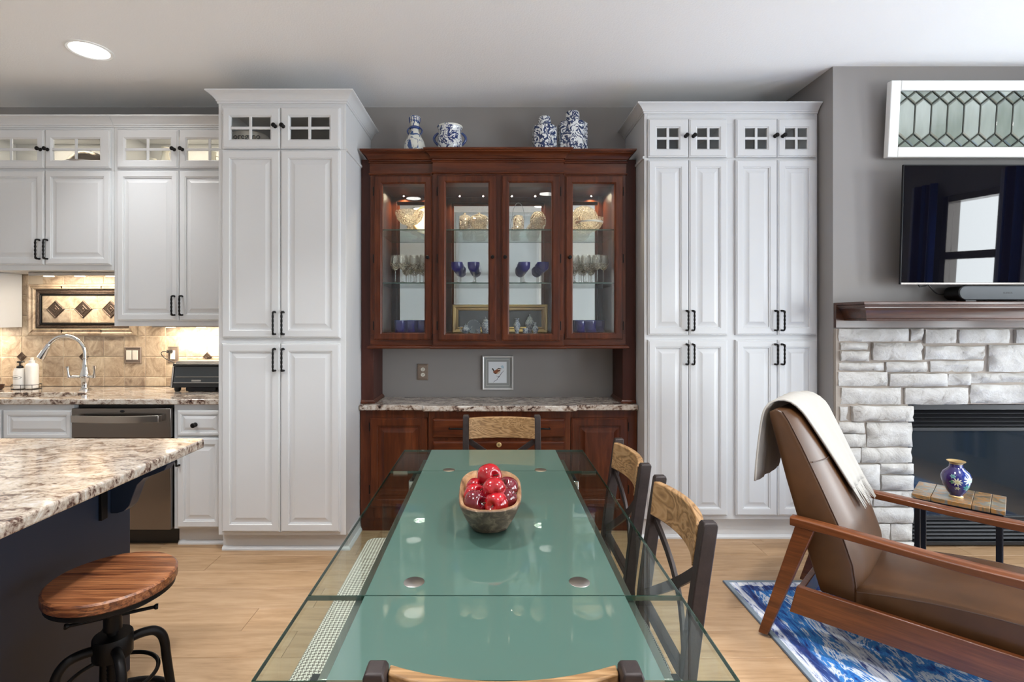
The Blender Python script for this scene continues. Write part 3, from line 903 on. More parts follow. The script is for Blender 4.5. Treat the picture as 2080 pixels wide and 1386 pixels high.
frame_pieces(wx[2] + 0.001, wx[3], wz_b[2] + 0.001, wz_b[3], wz_t[2] - 0.001, wz_t[3], 0, 'pencil_tile', M['black_iron'], [0.27, 0.68], S3)
fx = [wx[3] + 0.001, X(143.5, YT), X(200, YT), mir(wx[3]) - 0.001]
zm = Z(628.5, YT)
for k in range(3):
    for z0, z1 in ((wz_b[3] + 0.001, zm - 0.001), (zm + 0.001, wz_t[3] - 0.001)):
        tile_obj(fx[k] + 0.001, fx[k + 1] - 0.001, z0, z1, M['tile'][(k + 1) % 3 if z0 < zm - 0.02 else 0], y0=YT)
for px in (114.5, 170.5, 226.5): diamond(X(px, YT), zm, 0.064, bs)

# ================================================================== KITCHEN RUN
W = M['white']
YU = 3.36        # upper cabinet face
YUD = 3.34       # upper door front
XT0, XT1 = -1.636, -0.874   # tall pantry sides
def upper_cabinet(name, label, x0, x1, zb, doors, gdoors, group):
    """doors: (x0,x1,handle side) px; gdoors: (x0,x1,ox0,ox1,knob px)"""
    zt = Z(258, YU); zmid = Z(344, YU)
    t = thing(name, label, 'cabinet', ((x0 + x1) / 2, YU + 0.15, zb), group=group)
    yb = YT - 0.009 if zb < 1.9 else YW
    yb = 3.655
    th = 0.018
    m = MB().box(x0, x1, YU, yb, zb, zmid - 0.012)
    m.box(x0, x0 + th, YU, yb, zmid - 0.012, zt).box(x1 - th, x1, YU, yb, zmid - 0.012, zt)
    m.box(x0 + th, x1 - th, YU, yb, zt - th, zt).box(x0 + th, x1 - th, yb - 0.012, yb, zmid - 0.012, zt - th)
    m.box(x0 + th, x1 - th, YU, YU + 0.018, zt - 0.06, zt - th)
    m.box(x0 + th, x1 - th, YU, YU + 0.018, zmid - 0.0118, Z(335, YU))
    m.box(x0 + th, x0 + 0.045, YU, YU + 0.018, Z(335, YU), zt - 0.06).box(x1 - 0.045, x1 - th, YU, YU + 0.018, Z(335, YU), zt - 0.06)
    m.build('body', W, t, 0.0015)
    for (a, c, hx) in doors:
        d = panel_door('door', X(a, YUD), X(c, YUD), zb + 0.036, Z(346.5, YUD), YUD, W, t, 0.045)
        hz = zb + 0.068
        handle(d, X(hx, YUD), hz, hz + 0.135, YUD, M['black_iron'])
    for (a, c, o0, o1, kx) in gdoors:
        glass_door(t, X(a, YUD), X(c, YUD), Z(341.5, YUD), Z(263, YUD), YUD, W, X(o0, YUD), X(o1, YUD), Z(324.4, YUD), Z(282, YUD), X(kx, YUD), Z(304, YUD), M['pane'])
    return t
xa0, xa1, xb1 = X(-54, YU), X(232, YU), XT0 - 0.002
u1 = upper_cabinet('upper_cabinet', 'short white upper cabinet over the sink window tiles with glass top doors', xa0, xa1 - 0.001, Z(549.6, YU),
    [(-44, 88.3, 80), (90, 223, 96)], [(-44, 88.3, -31, 73, 82), (90, 223, 105.5, 201, 96.5)], None)
u2 = upper_cabinet('upper_cabinet', 'longer white upper cabinet right of the sink with lit glass top doors', xa1 + 0.001, xb1, Z(663, YU),
    [(236.5, 361.7, 354), (363.2, 488, 370)], [(236.5, 361.7, 253.5, 345, 354), (363.2, 488, 379, 471, 370.5)], None)
zc0, zc1 = Z(258, YU) - 0.004, Z(232, 3.30)
def crown(parent, path, z0, z1, mat, out=1.0):
    k = (z1 - z0) / 0.066
    return MB().sweep(path, [(o * out, z0 + z * k) for o, z in CROWN]).build('crown_moulding', mat, parent, smooth=25)
crown(u1, [(xa0, YU), (xa1 - 0.001, YU)], zc0, zc1, W)
crown(u2, [(xa1 + 0.001, YU), (xb1 - 0.06, YU)], zc0, zc1, W)
for (a, c) in ((xa0, xa1), (xa1, xb1)):
    lamp('cabinet_interior_lamp', 'AREA', ((a + c) / 2, 3.50, Z(258, YU) - 0.024), 0.7, (1, 0.86, 0.66), 0.5, 0.04)
# deeper side cabinet at the left edge
xl1 = X(45, 3.655)
t = thing('side_cabinet', 'flat white cabinet side hanging lower at the left edge beside the tile panel', 'cabinet', (xl1 - 0.35, 3.55, Z(665, 3.655)))
MB().box(xl1 - 0.7, xl1, 3.42, 3.655, Z(665, 3.655), Z(549.6, YU) - 0.001).build('body', W, t, 0.002)
panel_door('door', xl1 - 0.69, xl1 - 0.26, Z(665, 3.655) + 0.02, Z(549.6, YU) - 0.02, 3.402, W, t, 0.04)
box_part('end_panel', W, t, xl1 - 0.24, xl1, 3.412, 3.42, Z(665, 3.655) + 0.0, Z(549.6, YU) - 0.002, 0.001)

# under-cabinet light bars (real lamps beneath)
def light_bar(x0, x1, y, z, label, energy, h=0.026):
    t = thing('under_cabinet_light', label, 'light', ((x0 + x1) / 2, y, z - 0.03))
    MB().box(x0, x1, y - 0.04, y + 0.04, z - h, z - 0.001).build('housing', M['steel'], t, 0.004)
    n = 3
    for k in range(n):
        cx = x0 + (x1 - x0) * (k + 0.5) / n
        MB().lathe([(0, -h - 0.0005), (0.028, -h - 0.0005), (0.03, -h - 0.0025), (0, -h - 0.004)], 20, (cx, y, z), 'Z').build('lens', M['warm_glow'], t)
    lamp('under_cabinet_glow', 'AREA', ((x0 + x1) / 2, y, z - 0.034), energy, WARM, (x1 - x0) * 0.9, 0.05, rot=(0.35, 0, 0))
light_bar(X(57, 3.46), xa1 - 0.02, 3.50, Z(549.6, YU), 'silver light bar under the short cabinet above the tile panel', 2.6)
light_bar(X(300, 3.46), xb1 - 0.06, 3.54, Z(663, YU), 'slim light bar under the longer cabinet above the toaster', 3.0, 0.010)
light_bar(xl1 - 0.6, xl1 - 0.1, 3.52, Z(665, 3.655), 'slim light bar under the left side cabinet', 2.0)

# things behind the glass of the upper cabinets
zs_ = Z(344, YU) - 0.012
t = thing('serving_bowl', 'ornate tarnished metal bowl behind glass in the short upper cabinet', 'bowl', (X(181, 3.47), 3.47, zs_))
MB().lathe([(a_ * 1.2, b_ * 1.5) for a_, b_ in ((0, 0.004), (0.03, 0), (0.04, 0.004), (0.045, 0.012), (0.075, 0.02), (0.1, 0.045), (0.104, 0.05), (0.08, 0.08), (0.05, 0.1), (0.012, 0.108), (0.01, 0.116), (0, 0.12))], 28, (X(181, 3.47), 3.47, zs_)).build('bowl', M['ornate'], t)
MB().lathe([(0.118, 0.062), (0.128, 0.066), (0.128, 0.076), (0.118, 0.080)], 28, (X(181, 3.47), 3.47, zs_)).build('rim', M['steel'], t)
def cream_jug(px, D, h, label):
    x = X(px, D)
    t = thing('cream_jug', label, 'jug', (x, D, zs_))
    MB().lathe([(0, 0), (0.022, 0), (0.028, h * .25), (0.03, h * .5), (0.02, h * .75), (0.024, h), (0.021, h), (0.017, h * .75), (0.026, h * .5), (0, h * .1)], 20, (x, D, zs_)).build('body', M['ivory'], t)
    MB().tube([(x + 0.022, D, zs_ + h * .85), (x + 0.045, D, zs_ + h * .8), (x + 0.05, D, zs_ + h * .5), (x + 0.028, D, zs_ + h * .35)], 0.004, 6).build('handle', M['ivory'], t)
cream_jug(336, 3.45, 0.185, 'tall ivory jug behind glass in the longer upper cabinet')
cream_jug(310, 3.47, 0.115, 'small ivory jug beside the tall one behind glass')
cream_jug(432, 3.5, 0.17, 'ivory jug behind the second lit glass door')

# worktop with undermount sink
YC = 3.105
zt, zb_ = 0.914, 0.880
out = [(-4.15, YC), (XT0 - 0.002, YC), (XT0 - 0.002, YT - 0.005), (-4.15, YT - 0.005)]
scx, scy, sa, sb = X(-24, 3.26), 3.28, 0.60, 0.105
hole = []
for k in range(40):
    a = 2 * PI * k / 40
    c, s = math.cos(a), math.sin(a)
    hole.append((scx + sa * math.copysign(abs(c) ** 0.45, c), scy + sb * math.copysign(abs(s) ** 0.55, s)))
ct = shape_slab(out, [hole], zb_, zt, 'kitchen_worktop', M['granite'], None, 0.006)
tag(ct, 'speckled brown and white granite worktop along the tiled kitchen wall', 'countertop')
t = thing('sink', 'white undermount sink set in the kitchen worktop', 'sink', (scx, scy, 0.70))
lps = []
for k, z in ((1.02, zb_ - 0.001), (1.0, zb_ - 0.002), (0.97, 0.80), (0.90, 0.71), (0.5, 0.70), (0.05, 0.698)):
    lps.append([(scx + (x - scx) * k, scy + (yy - scy) * k, z) for x, yy in hole])
o = MB().loops(lps, cap0=False).build('basin', M['sink'], t)
md = o.modifiers.new('thick', 'SOLIDIFY'); md.thickness = 0.006; md.offset = -1
MB().lathe([(0, 0.002), (0.03, 0.002), (0.038, 0.0), (0.038, -0.004), (0, -0.004)], 20, (scx + 0.2, scy, 0.702)).build('drain', M['chrome'], t)

# base cabinets and dishwasher
YB, YBD = 3.14, 3.12
def base_carcass(name, label, x0, x1):
    t = thing(name, label, 'cabinet', ((x0 + x1) / 2, YB + 0.25, 0))
    MB().box(x0, x1, YB, YT - 0.012, 0.114, 0.50).box(x0, x1, YB, YB + 0.02, 0.50, 0.879).box(x0, x0 + 0.018, YB + 0.02, YT - 0.012, 0.5, 0.879).box(x1 - 0.018, x1, YB + 0.02, YT - 0.012, 0.5, 0.879).build('body', W, t, 0.0015)
    MB().box(x0, x1, 3.19, YT - 0.02, 0, 0.113).build('toe_kick', W, t, 0.002)
    MB().sweep([(x0, 3.19), (x1, 3.19)], [(0, 0), (0.014, 0), (0.014, 0.010), (0.006, 0.022), (0, 0.024)]).build('shoe_moulding', W, t)
    return t
t = base_carcass('sink_base_cabinet', 'white base cabinet with plain false drawer under the sink', -3.85, X(150.5, YB))
panel_door('false_drawer', X(5, YBD), X(145, YBD), Z(889, YBD) - 0.01, Z(834, YBD), YBD, W, t, 0.035)
panel_door('false_drawer', X(-140, YBD), X(0, YBD), Z(889, YBD) - 0.01, Z(834, YBD), YBD, W, t, 0.035)
for a, c, hx in ((5, 145, 20), (-140, 0, -14)):
    d = panel_door('door', X(a, YBD), X(c, YBD), Z(1073, YBD), Z(897, YBD), YBD, W, t, 0.05)
    handle(d, X(hx, YBD), Z(955, YBD), Z(908, YBD), YBD, M['black_iron'])
xd0, xd1 = X(151.5, YB), X(353.5, YB)
t = base_carcass('drawer_base_cabinet', 'narrow white base cabinet with one drawer right of the dishwasher', xd1 + 0.002, XT0 - 0.002)
d = panel_door('drawer', X(359, YBD), X(450, YBD), Z(886.5, YBD), Z(834, YBD), YBD, W, t, 0.028, raise_w=0.016)
knob(d, X(397, YBD), Z(863, YBD), YBD, M['black_iron'], 0.015)
d = panel_door('door', X(359, YBD), X(450, YBD), Z(1073, YBD), Z(890, YBD), YBD, W, t, 0.045)
handle(d, X(364, YBD), Z(947, YBD), Z(900, YBD), YBD, M['black_iron'])
t = thing('dishwasher', 'stainless dishwasher with a bowed bar handle under the worktop', 'dishwasher', ((xd0 + xd1) / 2, YB + 0.25, 0))
MB().box(xd0 + 0.004, xd1 - 0.004, YB + 0.03, YT - 0.03, 0.114, 0.872).build('tub', M['black_plastic'], t)
MB().box(xd0 + 0.004, xd1 - 0.004, YB - 0.028, YB + 0.03, Z(1077, YB - 0.028), Z(889, YB)).build('door', M['dark_steel'], t, 0.004)
MB().box(xd0 + 0.004, xd1 - 0.004, YB - 0.028, YB + 0.03, Z(889, YB) + 0.003, Z(830, YB - .028)).build('control_panel', M['dark_steel'], t, 0.004)
MB().box(xd0 + 0.003, xd1 - 0.003, 3.20, 3.24, 0.0, 0.11).build('kick_plate', M['black_plastic'], t, 0.002)
def hb(u, v):
    return None
pts = []
for i in range(15):
    u = i / 14
    pts.append((xd0 + 0.03 + (xd1 - xd0 - 0.085) * u, YB - 0.058 - 0.028 * math.sin(PI * u), Z(852, YB - 0.07)))
lps = []
for p in pts:
    lps.append([(p[0], p[1] + dy, p[2] + dz) for dy, dz in ((-0.007, -0.021), (0.007, -0.021), (0.007, 0.021), (-0.007, 0.021))])
hd = MB().loops(lps)
hd.box(pts[0][0], pts[0][0] + 0.02, YB - 0.055, YB - 0.027, pts[0][2] - 0.018, pts[0][2] + 0.018)
hd.box(pts[-1][0] - 0.012, pts[-1][0], YB - 0.055, YB - 0.027, pts[0][2] - 0.018, pts[0][2] + 0.018)
hd.build('handle', M['steel'], t, 0.002)
xb = (xd0 + xd1) / 2
MB().lathe([(0, -0.003), (0.010, -0.002), (0.012, 0)], 16, (X(248, YB - .03), YB - 0.028, Z(836, YB - .03)), 'Y', sx=1.3, sy=0.7).build('badge', M['black_steel'], t)

# tap
fxp, fy = X(173, 3.49), 3.49
t = thing('kitchen_tap', 'chrome gooseneck kitchen tap with two lever handles', 'faucet', (fxp, fy, 0.914))
z0 = 0.914
MB().lathe([(0, 0), (0.034, 0), (0.034, 0.008), (0.024, 0.02), (0.022, 0.05), (0.026, 0.075), (0.032, 0.095), (0.03, 0.11), (0.018, 0.15), (0.0135, 0.2), (0.0135, 0.222), (0, 0.222)], 24, (fxp, fy, z0)).build('body', M['chrome'], t)
pa = [(fxp, fy, z0 + 0.21), (fxp, fy, z0 + 0.26)]
cxr = 0.108
for k in range(0, 15):
    a = PI * k / 14 * 0.86
    pa.append((fxp - cxr + cxr * math.cos(a), fy - 0.05 * (k / 14), z0 + 0.262 + cxr * math.sin(a)))
MB().tube(pa, 0.0125, 16).build('spout', M['chrome'], t, smooth=60)
e0 = Vector(pa[-1]); e1 = e0 + Vector((-0.042, -0.012, -0.085))
MB().tube([e0 + Vector((0.004, 0, 0.01)), e0, e0.lerp(e1, .5), e1], [0.0125, 0.016, 0.020, 0.023], 16).build('spray_head', M['chrome'], t, smooth=50)
MB().lathe([(0.0135, 0), (0.0165, 0.002), (0.0165, 0.008), (0.0135, 0.010)], 20, (fxp, fy, z0 + 0.212)).build('collar', M['steel'], t)
for s in (-1, 1):
    a = Vector((fxp + s * 0.02, fy - 0.005, z0 + 0.092))
    b_ = Vector((fxp + s * 0.085, fy - 0.03, z0 + 0.094))
    h = MB().tube([a, a.lerp(b_, .3), a.lerp(b_, .6), b_], [0.010, 0.0075, 0.010, 0.0095], 12)
    c = b_ + Vector((s * 0.004, 0, 0.075)) if s > 0 else b_ + Vector((-0.012, 0, 0.07))
    h.tube([b_ + Vector((0, 0, -0.008)), b_, b_.lerp(c, .5), c], [0.009, 0.011, 0.006, 0.012], 12)
    h.build('lever', M['chrome'], t, smooth=50)

# soap bottles in a wire caddy
ys = 3.545
def S(px): return X(px, ys)
def zc(py): return Z(py, ys)
tc = thing('wire_caddy', 'low black wire caddy on the worktop holding soap bottles', 'caddy', (S(50), ys, 0.914))
xA, xB, yA, yB2 = S(29), S(79), ys - 0.045, ys + 0.045
rim = []
for k in range(24):
    a = 2 * PI * k / 24
    c, s = math.cos(a), math.sin(a)
    rim.append(((xA + xB) / 2 + (xB - xA) / 2 * math.copysign(abs(c) ** .5, c), ys + 0.045 * math.copysign(abs(s) ** .5, s)))
MB().tube([(x, yy, 0.914 + 0.032) for x, yy in rim], 0.0018, 6, closed=True).build('rim', M['black_iron'], tc)
MB().tube([(x, yy, 0.916) for x, yy in rim], 0.0018, 6, closed=True).build('base_ring', M['black_iron'], tc)
wires = MB()
for k in range(0, 24, 3): wires.tube([(rim[k][0], rim[k][1], 0.916), (rim[k][0], rim[k][1], 0.946)], 0.0014, 5)
wires.build('upright', M['black_iron'], tc)
floor_w = MB()
for k in range(5):
    xx = xA + 0.02 + (xB - xA - 0.04) * k / 4
    floor_w.tube([(xx, yA + .004, 0.9165), (xx, yB2 - .004, 0.9165)], 0.0014, 5)
floor_w.build('floor_wire', M['black_iron'], tc)
x = S(40.5); zb2 = 0.9185
t = thing('soap_dispenser', 'white soap bottle with black pump and black label in the wire caddy', 'bottle', (x, ys, zb2))
MB().lathe([(0, 0), (0.033, 0), (0.036, 0.004), (0.036, 0.118), (0.031, 0.130), (0.030, 0.133), (0.030, 0.139), (0.014, 0.141), (0, 0.141)], 28, (x, ys, zb2)).build('body', M['soap_white'], t)
MB().lathe([(0.019, 0.141), (0.019, 0.152), (0.012, 0.158), (0.005, 0.160), (0.005, 0.176), (0.016, 0.178), (0.017, 0.188), (0, 0.189)], 20, (x, ys, zb2)).tube([(x + 0.01, ys, zb2 + 0.184), (x + 0.032, ys - 0.008, zb2 + 0.186), (x + 0.04, ys - 0.012, zb2 + 0.183)], 0.004, 8).build('pump', M['black_plastic'], t)
yl = ys - 0.0366
lab = MB()
for k in range(24):
    a0, a1 = 2 * PI * k / 24, 2 * PI * (k + 1) / 24
    def pt(a, r):
        u = 0.030 * r * math.copysign(abs(math.cos(a)) ** 0.8, math.cos(a)); v = 0.014 * r * math.copysign(abs(math.sin(a)) ** 1.3, math.sin(a))
        return (x + u, ys - math.sqrt(max(0, 0.0366 ** 2 - u * u)), zb2 + 0.078 + v)
    lab.add([pt(a0, 1), pt(a1, 1), pt(a1, 0.93), pt(a0, 0.93)], [(0, 1, 2, 3)])
lab.build('label_outline', M['ink'], t, smooth=0)
text('label_text', 'CLEAN', 0.0115, (x, yl - 0.0006, zb2 + 0.078), M['ink'], t)
x = S(63.5)
t = thing('soap_bottle', 'plain white squeeze bottle beside the pump bottle', 'bottle', (x, ys + 0.006, zb2))
MB().lathe([(0, 0), (0.034, 0), (0.037, 0.004), (0.037, 0.15), (0.034, 0.163), (0.026, 0.172), (0.018, 0.175), (0.018, 0.193), (0.010, 0.194), (0.010, 0.199), (0.011, 0.208), (0.008, 0.212), (0, 0.212)], 28, (x, ys + 0.006, zb2)).build('body', M['soap_white'], t)
t = thing('wooden_dish', 'dark red brown dish at the left end of the worktop', 'dish', (X(-8, 3.5), 3.5, 0.9145))
MB().lathe([(0, 0), (0.03, 0), (0.04, 0.01), (0.045, 0.035), (0.042, 0.035), (0.036, 0.012), (0, 0.006)], 24, (X(-8, 3.5), 3.5, 0.9145)).build('dish', M['mantel'], t)

# wall plates on the tiles
def plate(name, label, x0, x1, z0, z1, y, mat):
    t = thing(name, label, 'wall plate', ((x0 + x1) / 2, y, z0))
    lps = [rect_loop(x0, x1, z0, z1, i, yy) for i, yy in ((0, y), (0, y - 0.005), (0.003, y - 0.008), (0.008, y - 0.008), (0.010, y - 0.004), (0.012, y - 0.005))]
    MB().loops(lps).build('plate', mat, t, smooth=0)
    return t
yp = YT - 0.004
t = plate('light_switch', 'bronze double rocker switch plate on the tiled wall', X(253.5, yp), X(287.5, yp), Z(738.5, yp), Z(705, yp), yp, M['bronze'])
for a in (258, 270.5):
    MB().loops([rect_loop(X(a, yp), X(a + 10.5, yp), Z(731, yp), Z(712, yp), i, yy) for i, yy in ((0, yp - 0.004), (0, yp - 0.009), (0.002, yp - 0.011))]).build('rocker', M['ivory'], t, smooth=0)
t = plate('power_outlet', 'bronze outlet plate on the tiles with the toaster plug in it', X(341.5, yp), X(363, yp), Z(737, yp), Z(704, yp), yp, M['bronze'])
MB().loops([rect_loop(X(347, yp), X(356.5, yp), Z(730, yp), Z(712, yp), i, yy) for i, yy in ((0, yp - 0.004), (0, yp - 0.009), (0.002, yp - 0.011))]).build('socket_face', M['ivory'], t, smooth=0)

# toaster oven
y0, y1 = 3.40, 3.62
x0, x1 = X(346, y0), -1.79
zf = 0.914
t = thing('toaster_oven', 'black and steel toaster oven with glass door beside the tall pantry', 'toaster oven', ((x0 + x1) / 2, (y0 + y1) / 2, zf))
zb2, zt2 = zf + 0.03, Z(736, y0)
prof = [(y0, zb2), (y1, zb2), (y1, zt2 - 0.01), (y1 - 0.02, zt2), (y0 + 0.045, zt2), (y0 + 0.03, zt2 - 0.012)]
MB().prism(prof, x0 + 0.012, x1, 'YZ').build('body', M['black_steel'], t, 0.004)
MB().prism([(y0 - 0.004, zb2 - 0.004), (y1, zb2 - 0.004), (y1, zt2 - 0.008), (y0 + 0.05, zt2 - 0.008), (y0 + 0.02, zt2 - 0.03)], x0, x0 + 0.012, 'YZ').build('side_panel', M['steel'], t, 0.004)
MB().box(x0 + 0.016, x1 - 0.004, y0 + 0.046, y1 - 0.02, zt2 + 0.0005, zt2 + 0.004).build('top_plate', M['steel'], t, 0.002)
sl = lambda z: y0 + 0.03 * (z - zb2) / (zt2 - 0.012 - zb2)
zA, zB = zb2 + 0.034, zt2 - 0.03
dm = MB()
xq0, xq1 = x0 + 0.02, x1 - 0.02
def q(xa, xb_, za, zb3, o): return [(xa, sl(za) - o, za), (xb_, sl(za) - o, za), (xb_, sl(zb3) - o, zb3), (xa, sl(zb3) - o, zb3)]
dm.loops([q(xq0, xq1, zA, zB, 0.0), q(xq0, xq1, zA, zB, 0.006)])
dr = dm.build('glass_door', M['fire_glass'], t, 0.001)
MB().loops([q(xq0, xq1, zA - 0.004, zA + 0.001, 0.0), q(xq0, xq1, zA - 0.004, zA + 0.001, 0.009)]).build('door_trim', M['steel'], dr)
MB().tube([(xq0 + 0.01, sl(zA + .035) - 0.008, zA + 0.036), (xq1 - 0.01, sl(zA + .035) - 0.008, zA + 0.036)], 0.002, 6).build('rack_bar', M['steel'], dr)
MB().loops([q((xq0 + xq1) / 2 - 0.035, (xq0 + xq1) / 2 + 0.028, zA + 0.006, zA + 0.017, 0.006), q((xq0 + xq1) / 2 - 0.035, (xq0 + xq1) / 2 + 0.028, zA + 0.006, zA + 0.017, 0.008)]).build('badge', M['steel'], dr)
MB().loops([q(xq0, xq1, zb2 + 0.003, zA - 0.006, 0.0), q(xq0, xq1, zb2 + 0.003, zA - 0.006, 0.005)]).build('lower_panel', M['black_plastic'], t)
MB().loops([q(xq0 - 0.004, xq1 + 0.004, zB + 0.004, zB + 0.018, 0.0), q(xq0 - 0.004, xq1 + 0.004, zB + 0.004, zB + 0.018, 0.03)]).build('handle', M['black_plastic'], dr, 0.004)
for xx in (x0 + 0.03, x1 - 0.03):
    for yy in (y0 + 0.03, y1 - 0.03):
        MB().lathe([(0, 0), (0.014, 0), (0.02, 0.01), (0.021, 0.03), (0, 0.03)], 14, (xx, yy, zf + 0.0005)).build('foot', M['black_plastic'], t)
MB().box(x0 + 0.10, x1 - 0.05, y0 + 0.004, y0 + 0.1, zf + 0.006, zb2 - 0.001).build('crumb_tray', M['black_steel'], t, 0.002)
px_, pz_ = X(350, yp), Z(714, yp)
MB().tube([(px_, yp - 0.011, pz_), (px_ - 0.006, yp - 0.045, pz_ + 0.001)], [0.013, 0.010], 10).build('plug', M['black_plastic'], t)
MB().tube(catmull([(px_ - 0.006, yp - 0.045, pz_), (px_ - 0.03, yp - 0.06, pz_ + 0.002), (px_ - 0.04, yp - 0.06, pz_ - 0.015), (px_ - 0.015, yp - 0.05, pz_ - 0.05), (px_ + 0.03, yp - 0.04, pz_ - 0.075), (px_ + 0.05, y1 + 0.012, pz_ - 0.12), (px_ + 0.06, y1 - 0.004, pz_ - 0.16)]), 0.003, 8).build('cord', M['black_plastic'], t, smooth=60)

# ------------------------------------------------------------------ tall pantry (left of the hutch)
YF, YD = 3.06, 3.04
def tall_body(t, x0, x1, yf, ysplit, zsplit, ztop, zface, inner, mids=(), toe=0.05):
    th = 0.018
    MB().box(x0, x1, yf, YW - 0.002, zface, zsplit).build('body', W, t, 0.0015)
    m = MB().box(x0, x0 + th, yf, YW - 0.002, zsplit + .0005, ztop).box(x1 - th, x1, yf, YW - 0.002, zsplit + .0005, ztop).box(x0 + th, x1 - th, yf, YW - 0.002, ztop - th, ztop)
    m.box(x0 + th, x1 - th, yf, yf + 0.018, ztop - 0.075, ztop - th)
    zr = ztop - 0.075 - .0002
    m.box(x0 + th + .0002, x0 + 0.05, yf, yf + 0.018, zsplit + .0005, zr).box(x1 - 0.05, x1 - th - .0002, yf, yf + 0.018, zsplit + .0005, zr)
    for q_ in mids: m.box(q_ - 0.035, q_ + 0.035, yf, YW - 0.03, zsplit + .0005, zr)
    m.build('top_case', W, t, 0.0015)
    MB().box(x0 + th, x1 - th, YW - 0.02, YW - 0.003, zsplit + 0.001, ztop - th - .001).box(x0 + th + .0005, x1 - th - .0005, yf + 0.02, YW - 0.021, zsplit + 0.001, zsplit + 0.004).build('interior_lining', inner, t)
    MB().box(x0, x1, yf + toe, YW - 0.002, 0, zface - 0.0005).build('toe_kick', W, t, 0.002)
    MB().sweep([(x0, yf + toe), (x1, yf + toe), (x1, YW - 0.002)] if x0 < -1 else [(x0, YW - 0.002), (x0, yf + toe), (x1, yf + toe)], [(0, 0), (0.014, 0), (0.014, 0.010), (0.006, 0.022), (0, 0.024)]).build('shoe_moulding', W, t)
t = thing('tall_pantry', 'tall white pantry cabinet left of the dark hutch with four glass panes per top door', 'cabinet', ((XT0 + XT1) / 2, 3.35, 0))
ztop = Z(211, YF)
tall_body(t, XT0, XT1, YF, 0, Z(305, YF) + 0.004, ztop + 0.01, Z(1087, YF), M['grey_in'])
crown(t, [(XT0, YW - 0.002), (XT0, YF), (XT1, YF), (XT1, YW - 0.002)], ztop, Z(180, 3.005), W)
for (a, c, o0, o1, kx) in ((451, 568.3, 468, 548, 559), (569.5, 690, 588.5, 668, 575.5)):
    glass_door(t, X(a, YD), X(c, YD), Z(301.5, YD), Z(218, YD), YD, W, X(o0, YD), X(o1, YD), Z(282, YD), Z(237, YD), X(kx, YD), Z(257, YD), M['pane'])
for (a, c, hx) in ((450, 568.3, 558.5), (569.5, 690, 576)):
    d = panel_door('door', X(a, YD), X(c, YD), Z(687, YD), Z(305, YD), YD, W, t, 0.052)
    handle(d, X(hx, YD), Z(681, YD), Z(632, YD), YD, M['black_iron'])
    d = panel_door('door', X(a, YD), X(c, YD), Z(1082, YD), Z(698, YD), YD, W, t, 0.052)
    handle(d, X(hx, YD), Z(755, YD), Z(707, YD), YD, M['black_iron'])
zb_ = Z(304, YF)
MB().sweep([(XT1, YF - 0.001), (XT1, 3.43)], [(0, zb_ - 0.009), (0.008, zb_ - 0.008), (0.010, zb_), (0.008, zb_ + 0.008), (0, zb_ + 0.009)]).build('side_bead', W, t)
zk = Z(305, YF) + 0.008
xk, yk = X(497, 3.2), 3.24
t = thing('spice_canister', 'white canister lettered in black behind the tall pantry glass', 'canister', (xk, yk, zk))
MB().lathe([(0, 0), (0.105, 0), (0.108, 0.004), (0.108, 0.136), (0.1, 0.142), (0, 0.142)], 36, (xk + 0.02, yk, zk)).build('body', M['pottery'], t)
text('label_text', 'oregano', 0.05, (xk + 0.045, yk - 0.1065, zk + 0.099), M['ink'], t, extrude=0.002)
xk = X(640, 3.3)
t = thing('wire_basket', 'dark wire basket behind the right glass door of the tall pantry', 'basket', (xk, 3.3, zk))
for q_, nm in ((0.10, 'rim'), (0.002, 'base_ring')):
    MB().tube([(xk + (0.09 + q_ * .3) * math.cos(a), 3.3 + (0.06 + q_ * .2) * math.sin(a), zk + 0.002 + q_) for a in [2 * PI * k / 24 for k in range(24)]], 0.002, 6, closed=True).build(nm, M['black_iron'], t)
wr = MB()
for k in range(16):
    a = 2 * PI * k / 16
    wr.tube([(xk + 0.09 * math.cos(a), 3.3 + 0.06 * math.sin(a), zk + 0.003), (xk + 0.12 * math.cos(a), 3.3 + 0.08 * math.sin(a), zk + 0.102)], 0.0012, 5)
wr.build('wire', M['black_iron'], t)

# ------------------------------------------------------------------ double pantry (right of the hutch)
YF2, YD2 = 3.225, 3.205
XR0, XR1 = 0.957, 2.047
def PX(px): return X(1308 + (px - 1308) * 0.985, YD2)
t = thing('double_pantry', 'wide white double pantry with four glass top doors beside the fireplace wall', 'cabinet', ((XR0 + XR1) / 2, 3.45, 0))
ztop = Z(231, YF2)
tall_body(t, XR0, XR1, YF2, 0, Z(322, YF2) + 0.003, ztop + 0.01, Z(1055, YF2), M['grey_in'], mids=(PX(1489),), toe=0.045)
crown(t, [(XR0, YW - 0.002), (XR0, YF2), (XR1, YF2)], ztop, Z(206, 3.17), W)
for (a, c, o0, o1, kx) in ((1317, 1400, 1335.7, 1380, 1394), (1401.2, 1480, 1419, 1463.6, 1410), (1498, 1583, 1518, 1562.7, 1578), (1584, 1665, 1601, 1645.6, 1594)):
    glass_door(t, PX(a), PX(c), Z(319, YD2), Z(241, YD2), YD2, W, PX(o0), PX(o1), Z(301.5, YD2), Z(259.5, YD2), PX(kx), Z(277, YD2), M['pane'])
for (a, c, hx) in ((1317, 1400.2, 1396), (1401.2, 1481, 1408.5), (1498, 1583.2, 1579), (1584.2, 1665, 1592.5)):
    d = panel_door('door', PX(a), PX(c), Z(681, YD2), Z(324.5, YD2), YD2, W, t, 0.05)
    handle(d, PX(hx), Z(673, YD2), Z(630, YD2), YD2, M['black_iron'])
    d = panel_door('door', PX(a), PX(c), Z(1048.5, YD2), Z(691, YD2), YD2, W, t, 0.05)
    handle(d, PX(hx), Z(742, YD2), Z(698, YD2), YD2, M['black_iron'])
zb_ = Z(320, YF2)
